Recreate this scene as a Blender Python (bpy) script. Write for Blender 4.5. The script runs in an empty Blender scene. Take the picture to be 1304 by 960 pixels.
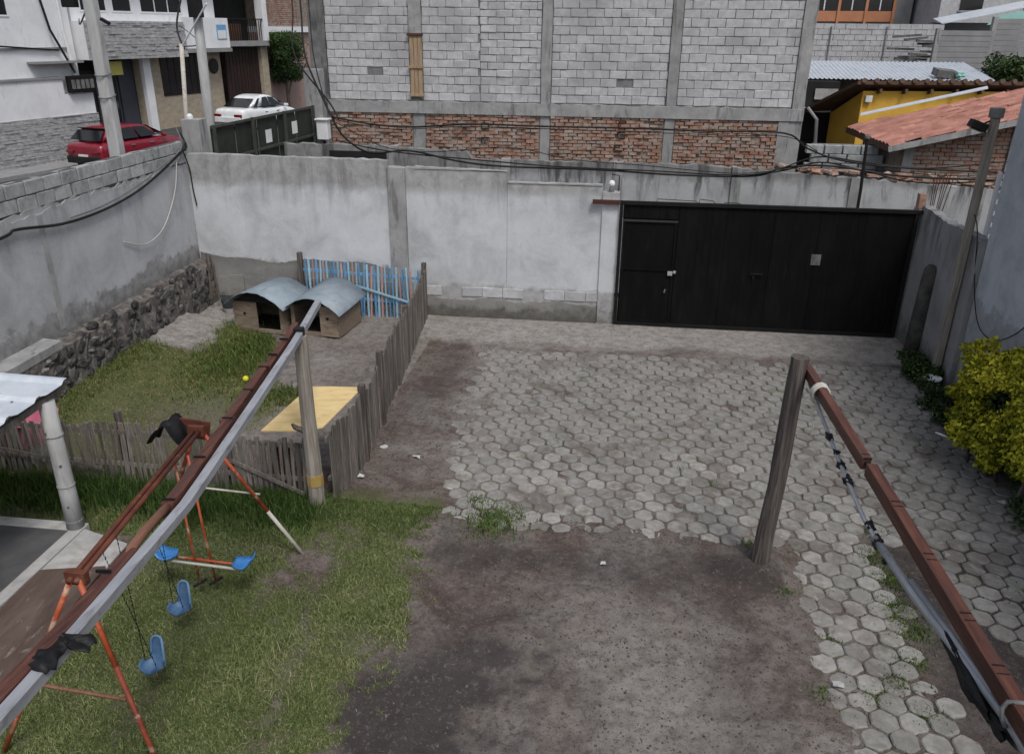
import bpy, bmesh, math, random
import numpy as np
from mathutils import Vector, Matrix, Euler

scene = bpy.context.scene
COL = scene.collection
random.seed(7)
RNG = np.random.default_rng(7)
R = math.radians

# ------------------------------------------------------------------ camera
cam_d = bpy.data.cameras.new('camera')
cam = bpy.data.objects.new('camera', cam_d)
COL.objects.link(cam)
th, psi, roll = math.atan(443 / 1030), R(6.7), math.atan(.010)
fwd = Vector((-math.sin(psi) * math.cos(th), math.cos(psi) * math.cos(th), -math.sin(th)))
rgt0 = Vector((math.cos(psi), math.sin(psi), 0))
up0 = rgt0.cross(fwd)
rgt = rgt0 * math.cos(roll) + up0 * math.sin(roll)
upv = up0 * math.cos(roll) - rgt0 * math.sin(roll)
cm = Matrix((rgt, upv, -fwd)).transposed().to_4x4()
cm.translation = Vector((0, 0, 5.2))
cam.matrix_world = cm
cam_d.sensor_fit = 'HORIZONTAL'
cam_d.sensor_width = 36
cam_d.lens = 1030 / 1304 * 36
cam_d.clip_start = .05
cam_d.clip_end = 2000
scene.camera = cam

# ------------------------------------------------------------------ sky and sun (overcast)
SUN_EL, SUN_AZ = R(58), R(148)          # azimuth clockwise from +Y
world = bpy.data.worlds.new('World')
scene.world = world
world.use_nodes = True
wn = world.node_tree
wn.nodes.clear()
sky = wn.nodes.new('ShaderNodeTexSky')
sky.sky_type = 'NISHITA'
sky.sun_disc = False
sky.sun_elevation = SUN_EL
sky.sun_rotation = SUN_AZ
sky.air_density = 1.0
sky.dust_density = 3.0
sky.ozone_density = 1.0
hsv = wn.nodes.new('ShaderNodeHueSaturation')
hsv.inputs['Saturation'].default_value = .5      # cloud cover greys the sky all over
bgn = wn.nodes.new('ShaderNodeBackground')
bgn.inputs['Strength'].default_value = .105
out = wn.nodes.new('ShaderNodeOutputWorld')
wn.links.new(sky.outputs[0], hsv.inputs['Color'])
wn.links.new(hsv.outputs[0], bgn.inputs['Color'])
wn.links.new(bgn.outputs[0], out.inputs['Surface'])
sd = bpy.data.lights.new('sun', 'SUN')
sd.energy = 1.5
sd.angle = R(16)
sd.color = (1, .97, .93)
sun = bpy.data.objects.new('sun', sd)
COL.objects.link(sun)
sv = Vector((math.sin(SUN_AZ) * math.cos(SUN_EL), math.cos(SUN_AZ) * math.cos(SUN_EL), math.sin(SUN_EL)))
sun.rotation_euler = sv.to_track_quat('Z', 'Y').to_euler()
sun.location = (0, 0, 30)

scene.view_settings.view_transform = 'Standard'
scene.view_settings.look = 'None'
scene.view_settings.exposure = 0.38
scene.view_settings.gamma = 1
scene.view_settings.use_curve_mapping = False

# ------------------------------------------------------------------ materials
def nd(t, kind, **kw):
    n = t.nodes.new(kind)
    for k, v in kw.items():
        setattr(n, k, v)
    return n

def ramp(t, fac, stops, interp='LINEAR'):
    r = t.nodes.new('ShaderNodeValToRGB')
    e = r.color_ramp.elements
    while len(e) < len(stops):
        e.new(.5)
    for el, (p, c) in zip(e, stops):
        el.position = p
        el.color = (*c, 1) if len(c) == 3 else c
    r.color_ramp.interpolation = interp
    t.links.new(fac, r.inputs[0])
    return r.outputs[0]

def mixc(t, fac, a, b, blend='MIX'):
    m = t.nodes.new('ShaderNodeMix')
    m.data_type = 'RGBA'
    m.blend_type = blend
    for sock, v in ((m.inputs[0], fac), (m.inputs[6], a), (m.inputs[7], b)):
        if hasattr(v, 'links'):
            t.links.new(v, sock)
        elif isinstance(v, (int, float)):
            sock.default_value = v
        else:
            sock.default_value = (*v, 1)
    return m.outputs[2]

def mathn(t, op, a, b=None, c=None, clamp=False):
    m = t.nodes.new('ShaderNodeMath')
    m.operation = op
    m.use_clamp = clamp
    for i, v in enumerate((a, b, c)):
        if v is None:
            continue
        if hasattr(v, 'links'):
            t.links.new(v, m.inputs[i])
        else:
            m.inputs[i].default_value = v
    return m.outputs[0]

def mrange(t, v, a, b, c=0., d=1.):
    m = t.nodes.new('ShaderNodeMapRange')
    m.interpolation_type = 'SMOOTHSTEP'
    t.links.new(v, m.inputs[0])
    for i, x in enumerate((a, b, c, d)):
        m.inputs[i + 1].default_value = x
    return m.outputs[0]

def noise(t, vec, scale, detail=6, rough=.6, dist=0.):
    n = t.nodes.new('ShaderNodeTexNoise')
    n.inputs['Scale'].default_value = scale
    n.inputs['Detail'].default_value = detail
    n.inputs['Roughness'].default_value = rough
    n.inputs['Distortion'].default_value = dist
    t.links.new(vec, n.inputs['Vector'])
    return n.outputs[0]

def vmul(t, v, s):
    m = t.nodes.new('ShaderNodeVectorMath')
    m.operation = 'MULTIPLY'
    t.links.new(v, m.inputs[0])
    m.inputs[1].default_value = s
    return m.outputs[0]

def base_mat(name):
    m = bpy.data.materials.new(name)
    m.use_nodes = True
    t = m.node_tree
    t.nodes.clear()
    o = t.nodes.new('ShaderNodeOutputMaterial')
    p = t.nodes.new('ShaderNodeBsdfPrincipled')
    t.links.new(p.outputs[0], o.inputs[0])
    return m, t, p

def coords(t, local=False):
    if not local:
        return t.nodes.new('ShaderNodeNewGeometry').outputs['Position']
    tc = t.nodes.new('ShaderNodeTexCoord')
    oi = t.nodes.new('ShaderNodeObjectInfo')
    a = t.nodes.new('ShaderNodeVectorMath')
    a.operation = 'ADD'
    t.links.new(tc.outputs['Object'], a.inputs[0])
    t.links.new(mathn(t, 'MULTIPLY', oi.outputs['Random'], 41.), a.inputs[1])
    return a.outputs[0]

def finish(t, p, col, rough, bump_src, bump, dist, rnd, spec=.3, metal=0., rough_var=.1):
    if rnd:
        oi = t.nodes.new('ShaderNodeObjectInfo')
        v = mathn(t, 'MULTIPLY_ADD', oi.outputs['Random'], rnd, 1 - rnd / 2)
        h = t.nodes.new('ShaderNodeHueSaturation')
        t.links.new(v, h.inputs['Value'])
        t.links.new(col, h.inputs['Color'])
        col = h.outputs[0]
    t.links.new(col, p.inputs['Base Color'])
    t.links.new(mathn(t, 'MULTIPLY_ADD', bump_src, rough_var * 2, rough - rough_var), p.inputs['Roughness'])
    p.inputs['Specular IOR Level'].default_value = spec
    p.inputs['Metallic'].default_value = metal
    if bump:
        b = t.nodes.new('ShaderNodeBump')
        b.inputs['Strength'].default_value = bump
        b.inputs['Distance'].default_value = dist
        t.links.new(bump_src, b.inputs['Height'])
        t.links.new(b.outputs[0], p.inputs['Normal'])

MATS = {}
def pm(name, cols, scale=4., rough=.85, bump=.4, bscale=40., rnd=.15, stretch=(1, 1, 1), local=False,
       blots=(), spec=.25, metal=0., dist=.01, detail=7):
    """noise ramp over world (or local) position + stains of their own shape"""
    m, t, p = base_mat(name)
    v0 = coords(t, local)
    v = vmul(t, v0, stretch)
    n = noise(t, v, scale, detail, .62, .3)
    k = len(cols)
    c = ramp(t, n, [(.28 + .44 * i / max(1, k - 1), cc) for i, cc in enumerate(cols)])
    for (bc, bs, lo, hi, fac, bst) in blots:
        bn = noise(t, vmul(t, v0, bst), bs, 6, .65, .5)
        c = mixc(t, mathn(t, 'MULTIPLY', mrange(t, bn, lo, hi), fac), c, bc)
    bn = noise(t, v, bscale, 5, .6)
    finish(t, p, c, rough, bn, bump, dist, rnd, spec, metal)
    MATS[name] = m
    return m

def plaster(name, cem, paint, zlo, zhi, edge=.25, top_stain=None, base_stain=None, zt=3., zb=.3, streak=.5, bump=.5, drk=(.06, .06, .06)):
    """cement wall carrying a paint or render coat between two heights, rain streaks and base damp"""
    m, t, p = base_mat(name)
    v = coords(t)
    z = nd(t, 'ShaderNodeSeparateXYZ')
    t.links.new(v, z.inputs[0])
    z = z.outputs[2]
    n1 = noise(t, v, 1.3, 8, .62, .4)
    n2 = noise(t, v, 5.5, 8, .65, .2)
    n3 = noise(t, v, 45, 5, .6)
    cc = ramp(t, n2, [(.3, tuple(x * .72 for x in cem)), (.5, cem), (.72, tuple(min(1, x * 1.18) for x in cem))])
    pp = ramp(t, n1, [(.3, tuple(x * .72 for x in paint)), (.52, paint), (.7, tuple(min(1, x * 1.1) for x in paint))])
    pp = mixc(t, mrange(t, n2, .5, .75, 0, .35), pp, tuple(x * .8 for x in paint))
    zz = mathn(t, 'ADD', z, mathn(t, 'MULTIPLY', mathn(t, 'SUBTRACT', n1, .5), edge * 2.2))
    zz = mathn(t, 'ADD', zz, mathn(t, 'MULTIPLY', mathn(t, 'SUBTRACT', n2, .5), edge * 1.4))
    mk = mathn(t, 'MULTIPLY', mrange(t, zz, zlo - .05, zlo + .05), mrange(t, zz, zhi + .1, zhi - .1))
    c = mixc(t, mk, cc, pp)
    sn = noise(t, vmul(t, v, (3.2, 3.2, .5)), 1.2, 7, .68, .4)
    if top_stain:
        tz = mathn(t, 'MULTIPLY', mrange(t, sn, .46, .68), mrange(t, mathn(t, 'ADD', z, mathn(t, 'MULTIPLY', n1, .5)), zt - .6, zt + .15))
        c = mixc(t, mathn(t, 'MULTIPLY', tz, top_stain), c, drk)
    c = mixc(t, mathn(t, 'MULTIPLY', mrange(t, sn, .5, .75), streak * .45), c, tuple(x * .55 for x in cem))
    if base_stain:
        bz = mrange(t, mathn(t, 'ADD', z, mathn(t, 'MULTIPLY', mathn(t, 'SUBTRACT', n2, .5), .7)), zb + .3, zb - .15)
        c = mixc(t, mathn(t, 'MULTIPLY', bz, base_stain), c, (.085, .08, .07))
    hair = noise(t, vmul(t, v, (1, 1, 1)), 2.2, 12, .75, 2.5)
    crack = mrange(t, mathn(t, 'ABSOLUTE', mathn(t, 'SUBTRACT', hair, .5)), .006, 0.)
    c = mixc(t, mathn(t, 'MULTIPLY', crack, .35), c, (.1, .1, .1))
    hgt = mathn(t, 'ADD', mathn(t, 'MULTIPLY', n2, .8), mathn(t, 'MULTIPLY', n3, .35))
    finish(t, p, c, .9, hgt, bump, .015, 0, .2)
    MATS[name] = m
    return m

G = lambda v: (v, v, v)
pm('cement', [G(.21), (.28, .28, .28), (.35, .35, .35)], 3, bump=.5, blots=[((.08, .08, .078), 2.2, .52, .7, .7, (3, 3, .5))])
pm('cement_dark', [(.1, .1, .1), (.15, .148, .145), (.22, .215, .21)], 4, bump=.6, blots=[((.05, .05, .05), 2, .5, .68, .7, (3, 3, .6))])
pm('block', [(.37, .37, .382), (.45, .45, .462), (.53, .53, .543)], 7, bump=.5, bscale=90, rnd=.2, blots=[((.31, .31, .315), .7, .47, .66, .65, (1, 1, 1)), ((.24, .24, .24), 5, .6, .7, .4, (1, 1, 1))], dist=.006)
pm('block_old', [(.22, .23, .23), (.3, .31, .31), (.38, .385, .385)], 9, bump=.6, bscale=90, rnd=.3, blots=[((.12, .12, .115), 2.6, .5, .66, .6, (1.5, 1.5, 1))], dist=.006)
pm('mortar', [(.13, .13, .13), (.19, .19, .19), (.25, .25, .25)], 7, bump=.6)
pm('brick', [(.23, .12, .085), (.32, .18, .13), (.4, .26, .195)], 4.5, bump=.6, rnd=.2, blots=[((.36, .3, .26), 3, .44, .58, .9, (1, 1, 2)), ((.08, .06, .05), 2.2, .56, .7, .6, (1, 1, 1))])
pm('brick_mortar', [(.14, .11, .09), (.22, .18, .15), (.32, .265, .225)], 7, bump=.7)
pm('stone', [(.018, .017, .018), (.05, .046, .046), (.13, .118, .113)], 11, bump=1., bscale=22, rnd=.5, dist=.02, blots=[((.24, .225, .21), 6, .55, .64, .7, (1, 1, 1))])
pm('stone_mortar', [(.05, .045, .043), (.12, .108, .1), (.26, .24, .225)], 9, bump=.8, dist=.02, blots=[((.04, .045, .02), 3, .55, .68, .6, (1, 1, 1))])
pm('concrete_pale', [(.26, .255, .25), (.35, .345, .335), (.43, .425, .41)], 5, bump=.5, blots=[((.17, .15, .13), 2, .5, .7, .6, (1, 1, 1))])
pm('floor_dark', [(.05, .05, .052), (.075, .075, .077), (.1, .1, .1)], 3, rough=.6, bump=.25)
pm('ramp_brown', [(.055, .038, .032), (.085, .06, .05), (.12, .09, .075)], 3, rough=.8, bump=.4, stretch=(2.5, .5, 1), blots=[((.27, .23, .2), 4, .56, .66, .6, (2, .6, 1))])
pm('paver', [(.18, .174, .162), (.24, .232, .217), (.31, .3, .282)], 10, bump=.6, bscale=60, rnd=.4, dist=.007,
   blots=[((.115, .096, .084), 1.6, .47, .66, .7, (1, 1, 1)), ((.1, .105, .06), 2.6, .55, .66, .5, (1, 1, 1)), ((.34, .33, .315), 9, .58, .68, .6, (1, 1, 1)), ((.07, .06, .055), 22, .6, .7, .6, (1, 1, 1))])
pm('picket_wood', [(.075, .068, .06), (.14, .125, .11), (.235, .215, .195)], 9, bump=.7, bscale=26, rnd=.75, stretch=(5, 5, .45), local=True, dist=.006, blots=[((.2, .13, .09), 3, .56, .7, .45, (1, 1, 1))])
pm('post_pale', [(.14, .12, .098), (.24, .215, .185), (.35, .325, .29)], 6, bump=.6, bscale=22, rnd=0, stretch=(7, 7, .35), local=True, dist=.008, blots=[((.3, .19, .03), 3, .62, .7, .0, (1, 1, 1))])
pm('post_dark', [(.03, .025, .023), (.095, .08, .073), (.21, .185, .17)], 5, bump=1., bscale=12, rnd=0, stretch=(8, 8, .3), local=True, dist=.012)
pm('yellow_band', [(.3, .27, .21), (.36, .24, .07), (.32, .2, .05)], 8, bump=.4, rnd=0)
pm('beam_red', [(.036, .015, .012), (.082, .029, .019), (.14, .055, .034)], 4, rough=.55, bump=.45, bscale=18, stretch=(8, .5, 8), rnd=.1, spec=.4, blots=[((.06, .035, .028), 2.5, .52, .66, .6, (3, .6, 3))])
pm('beam_side', [(.12, .055, .035), (.19, .09, .06), (.25, .13, .09)], 5, rough=.65, bump=.4, stretch=(8, .5, 8), rnd=.1)
pm('steel_grey', [(.27, .28, .3), (.36, .37, .4), (.45, .46, .49)], 3, rough=.5, bump=.15, rnd=0, stretch=(5, .8, 5), metal=.35, spec=.5, blots=[((.16, .14, .13), 5, .56, .66, .5, (4, 1, 4))])
pm('black_plastic', [(.004, .004, .005), (.007, .007, .008), (.012, .012, .013)], 6, rough=.6, bump=.4, bscale=14, rnd=0, spec=.3, dist=.02)
pm('rope_white', [(.4, .38, .36), (.52, .5, .47)], 20, bump=.6, bscale=90, rnd=0)
pm('rust_red', [(.13, .025, .015), (.22, .045, .022), (.3, .075, .03)], 5, rough=.55, bump=.3, rnd=0, stretch=(1.5, 1.5, 1.5), spec=.4, blots=[((.4, .3, .22), 4.5, .58, .64, .7, (1.5, 1.5, 1.5)), ((.07, .03, .02), 7, .56, .66, .7, (1, 1, 1))])
pm('orange_paint', [(.3, .045, .018), (.38, .075, .028), (.43, .14, .07)], 5, rough=.5, bump=.25, rnd=0, spec=.4, blots=[((.5, .4, .3), 4, .55, .63, .7, (1, 1, 1)), ((.12, .04, .025), 6, .58, .68, .6, (1, 1, 1))])
pm('white_paint', [(.36, .33, .29), (.46, .43, .39), (.54, .51, .47)], 6, rough=.6, bump=.3, blots=[((.28, .17, .12), 6, .56, .66, .6, (1, 1, 1))])
pm('blue_plastic', [(.03, .13, .36), (.045, .19, .47), (.07, .25, .56)], 5, rough=.4, bump=.15, rnd=.1, spec=.5, blots=[((.2, .3, .42), 5, .55, .68, .45, (1, 1, 1))])
pm('blue_faded', [(.05, .1, .2), (.08, .16, .29), (.14, .22, .33)], 6, rough=.5, bump=.2, rnd=.1, spec=.4)
pm('galvanised', [(.165, .21, .25), (.22, .27, .31), (.285, .33, .37)], 4, rough=.6, bump=.15, rnd=.1, metal=.1, spec=.5, blots=[((.25, .22, .2), 3, .58, .7, .5, (1, 1, 1))])
pm('roof_white', [(.42, .47, .52), (.53, .57, .62), (.62, .66, .7)], 3, rough=.45, bump=.1, rnd=.1, metal=.15, spec=.5, blots=[((.36, .34, .32), 3, .56, .7, .5, (1, 1, 1))])
pm('dog_wood', [(.13, .095, .07), (.23, .18, .135), (.34, .28, .22)], 6, bump=.5, rnd=.25, stretch=(1, 6, 6), local=True, dist=.006)
pm('dark_inside', [G(.012), G(.02)], 4, bump=.2, rnd=0)  # near-black standing in for shade inside openings; the wall brackets share it
pm('yellow_board', [(.52, .37, .15), (.64, .48, .23), (.7, .56, .31)], 3, rough=.7, bump=.25, rnd=0, stretch=(1, 3, 1), blots=[((.38, .27, .14), 5, .56, .7, .5, (1, 1, 1))])
pm('picket_blue', [(.07, .19, .36), (.11, .27, .47), (.19, .36, .54)], 9, bump=.5, rnd=.45, local=True, stretch=(4, 4, 1))
pm('picket_sky', [(.2, .37, .47), (.29, .47, .57), (.38, .54, .62)], 9, bump=.5, rnd=.35, local=True, stretch=(4, 4, 1))
pm('picket_pink', [(.36, .21, .21), (.45, .28, .27), (.52, .38, .36)], 9, bump=.5, rnd=.35, local=True, stretch=(4, 4, 1))
pm('gate_black', [(.0028, .0028, .0032), (.0045, .0045, .005), (.0075, .0075, .008)], 2.2, rough=.7, bump=.25, bscale=20, rnd=.2, spec=.12, stretch=(2, 2, .6), blots=[((.012, .0115, .011), 3, .56, .7, .6, (4, 4, .7))])
pm('gate_frame', [(.005, .005, .0055), (.008, .008, .008), (.014, .012, .011)], 4, rough=.6, bump=.2, rnd=.1)
pm('gate_red', [(.05, .02, .018), (.085, .032, .027)], 4, rough=.7, bump=.3, rnd=0)
pm('green_gate', [(.017, .021, .018), (.026, .031, .026), (.04, .045, .038)], 3, rough=.6, bump=.2, rnd=.25)
pm('green_gate_frame', [(.035, .04, .034), (.055, .06, .05), (.075, .08, .07)], 4, rough=.6, bump=.2, rnd=.1)
pm('white_plain', [(.62, .63, .64), (.72, .73, .74)], 3, rough=.7, bump=.15, rnd=.1)
pm('cable', [G(.008), G(.015)], 5, rough=.55, bump=.1, rnd=.3)
pm('cable_grey', [G(.11), G(.17)], 5, rough=.6, bump=.1, rnd=.2)
pm('pole_concrete', [(.3, .3, .3), (.38, .38, .38), (.45, .45, .45)], 4, bump=.5, rnd=.15, stretch=(3, 3, .5), blots=[((.2, .2, .2), 3, .52, .7, .6, (4, 4, .5))])
pm('white_wall', [(.6, .61, .63), (.68, .69, .71), (.74, .75, .77)], 1.2, bump=.2, rnd=0, blots=[((.45, .45, .46), 2, .56, .72, .5, (2, 2, .5))])
pm('clad_stone', [(.2, .2, .205), (.34, .34, .345), (.5, .5, .5)], 5, bump=.8, bscale=25, rnd=0, stretch=(1, 1, 2.5), dist=.02)
pm('tan_wall', [(.28, .235, .18), (.36, .305, .235), (.43, .37, .29)], 3, bump=.4, rnd=0, stretch=(1, 1, 2), blots=[((.22, .18, .14), 4, .54, .68, .5, (1, 1, 1))])
pm('door_grey', [(.045, .05, .062), (.06, .066, .08)], 3, rough=.5, bump=.1, rnd=.2)
pm('garage_brown', [(.022, .013, .012), (.035, .02, .018)], 3, rough=.6, bump=.2, rnd=.2)
pm('pink_wall', [(.3, .21, .18), (.37, .27, .235)], 3, bump=.4, rnd=0)
pm('yellow_wall', [(.55, .32, .045), (.64, .38, .06), (.68, .43, .1)], 1.5, bump=.2, rnd=0, blots=[((.38, .23, .05), 2, .56, .7, .4, (2, 2, .5))])
pm('orange_wall', [(.4, .17, .09), (.5, .23, .13)], 2, bump=.2, rnd=0)
pm('eave_wood', [(.07, .04, .03), (.12, .075, .055)], 4, bump=.4, rnd=.2)
pm('tile_roof', [(.27, .115, .085), (.38, .175, .135), (.46, .25, .2)], 3, bump=.4, rnd=.4, blots=[((.2, .1, .085), 4, .56, .68, .5, (1, 1, 1))])
pm('asphalt', [G(.04), G(.055), G(.075)], 3, bump=.5, bscale=80, rnd=0)
pm('plain_earth', [(.07, .06, .05), (.1, .09, .075)], 1, bump=.5, rnd=0)
pm('ball_yellow', [(.6, .55, .02), (.7, .65, .04)], 5, rough=.5, bump=.1, rnd=0)
pm('pail_dark', [(.03, .035, .04), (.06, .065, .07)], 6, rough=.5, bump=.1, rnd=0)
pm('pink_plastic', [(.42, .13, .2), (.52, .2, .27)], 5, rough=.5, bump=.1, rnd=0)
pm('bark', [(.05, .04, .03), (.09, .07, .055)], 8, bump=.8, rnd=.2)
pm('rust', [(.06, .03, .02), (.11, .055, .035)], 8, rough=.8, bump=.4, rnd=.1)
pm('formwork', [(.22, .15, .09), (.32, .23, .15), (.4, .3, .21)], 6, bump=.5, rnd=.2, stretch=(5, 5, .5))
pm('tyre', [G(.012), G(.02)], 8, bump=.3, rnd=0)
pm('sign_yellow', [(.5, .47, .12), (.6, .56, .18)], 4, bump=.1, rnd=0)
pm('sign_blue', [(.12, .3, .52), (.18, .38, .6)], 4, bump=.1, rnd=0)
pm('lens_red', [(.14, .006, .008), (.22, .01, .012)], 4, rough=.2, bump=.05, rnd=0, spec=.6)
pm('chrome', [G(.5), G(.6)], 4, rough=.25, bump=.05, rnd=0, metal=.9)
pm('flat_grey', [(.2, .2, .205), (.27, .27, .275)], 2, bump=.3, rnd=.1)
pm('teal_paint', [(.25, .5, .45), (.32, .56, .5)], 3, bump=.1, rnd=0)

pm('scrap_white', [(.38, .38, .37), (.5, .5, .49)], 9, bump=.3, rnd=.3)
pm('rust_dark', [(.06, .02, .015), (.1, .032, .02), (.15, .05, .028)], 7, rough=.7, bump=.4, rnd=0, blots=[((.2, .12, .08), 8, .58, .68, .5, (1, 1, 1))])
pm('blue_rim', [(.1, .2, .34), (.16, .27, .4)], 6, rough=.5, bump=.1, rnd=0)
pm('mortar_dark', [(.05, .05, .05), (.09, .09, .088), (.13, .13, .127)], 7, bump=.6)
pm('stub_dark', [(.035, .034, .032), (.065, .062, .058), (.11, .105, .1)], 6, bump=.8, rnd=0)
pm('rail_edge', [(.03, .03, .03), (.05, .05, .05)], 6, rough=.5, bump=.1, rnd=0)

def paint(name, col, rough=.25):
    m, t, p = base_mat(name)
    v = coords(t)
    n = noise(t, v, 3, 4, .5)
    c = ramp(t, n, [(.3, tuple(x * .9 for x in col)), (.7, tuple(min(1, x * 1.08) for x in col))])
    t.links.new(c, p.inputs['Base Color'])
    p.inputs['Roughness'].default_value = rough
    p.inputs['Coat Weight'].default_value = .6
    p.inputs['Coat Roughness'].default_value = .08
    MATS[name] = m
paint('car_red', (.2, .008, .022))
paint('car_white', (.72, .74, .75))

def glass(name, col, rough=.12):
    m, t, p = base_mat(name)
    v = coords(t)
    c = ramp(t, noise(t, v, 1.4, 3, .5), [(.3, tuple(x * .6 for x in col)), (.7, col)])
    t.links.new(c, p.inputs['Base Color'])
    p.inputs['Roughness'].default_value = rough
    p.inputs['Specular IOR Level'].default_value = .5
    MATS[name] = m
glass('car_glass', (.012, .013, .015), .06)
glass('window_glass', (.02, .022, .026), .1)

plaster('plaster_back', (.33, .33, .33), (.535, .55, .572), .95, 2.42, .22, top_stain=.4, base_stain=.55, zt=2.65, zb=.15, streak=.22)
plaster('plaster_back_low', (.36, .36, .36), (.535, .55, .57), .62, 2.4, .14, top_stain=.3, base_stain=.6, zt=2.65, zb=.1, streak=.2)
plaster('plaster_left', (.26, .26, .262), (.41, .415, .428), 1.25, 2.75, .3, top_stain=.3, base_stain=.6, zt=2.9, zb=.95, streak=.5)
plaster('plaster_right', (.23, .23, .235), (.26, .26, .265), .5, 2.4, .3, top_stain=.7, base_stain=.6, zt=2.2, zb=.25, streak=.7)
plaster('plaster_house', (.3, .31, .325), (.42, .45, .49), 1.6, 6, .35, base_stain=.5, zb=.4, streak=.45)
plaster('plaster_mid', (.22, .22, .22), (.42, .43, .44), -1, 2.4, .25, top_stain=.95, zt=2.55, streak=.8, drk=(.045, .045, .045))
plaster('plinth', (.17, .165, .155), (.25, .245, .235), .22, .9, .2, base_stain=.8, zb=.1, streak=.4, bump=.9)

# ------------------------------------------------------------------ object helpers
def wloc(o):
    v = Vector((0, 0, 0))
    while o is not None:
        v += o.location
        o = o.parent
    return v

def tag(o, label=None, cat=None, group=None, kind=None):
    if label: o['label'] = label
    if cat: o['category'] = cat
    if group: o['group'] = group
    if kind: o['kind'] = kind
    return o

def root(name, loc, label=None, cat=None, group=None, rz=0., kind=None):
    o = bpy.data.objects.new(name, None)
    o.empty_display_size = .2
    COL.objects.link(o)
    o.location = loc
    o.rotation_euler = (0, 0, rz)
    return tag(o, label, cat, group, kind)

def link(name, me, mat=None, parent=None, loc=None, rot=None, scale=None, local=False):
    """loc is in world metres (parents without rotation) unless local"""
    o = bpy.data.objects.new(name, me)
    COL.objects.link(o)
    if mat and not me.materials:
        me.materials.append(MATS[mat])
    L = Vector(loc) if loc is not None else Vector((0, 0, 0))
    if parent is not None:
        o.parent = parent
        if not local:
            L = L - wloc(parent)
    o.location = L
    if rot is not None: o.rotation_euler = rot
    if scale is not None: o.scale = scale
    return o

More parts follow.
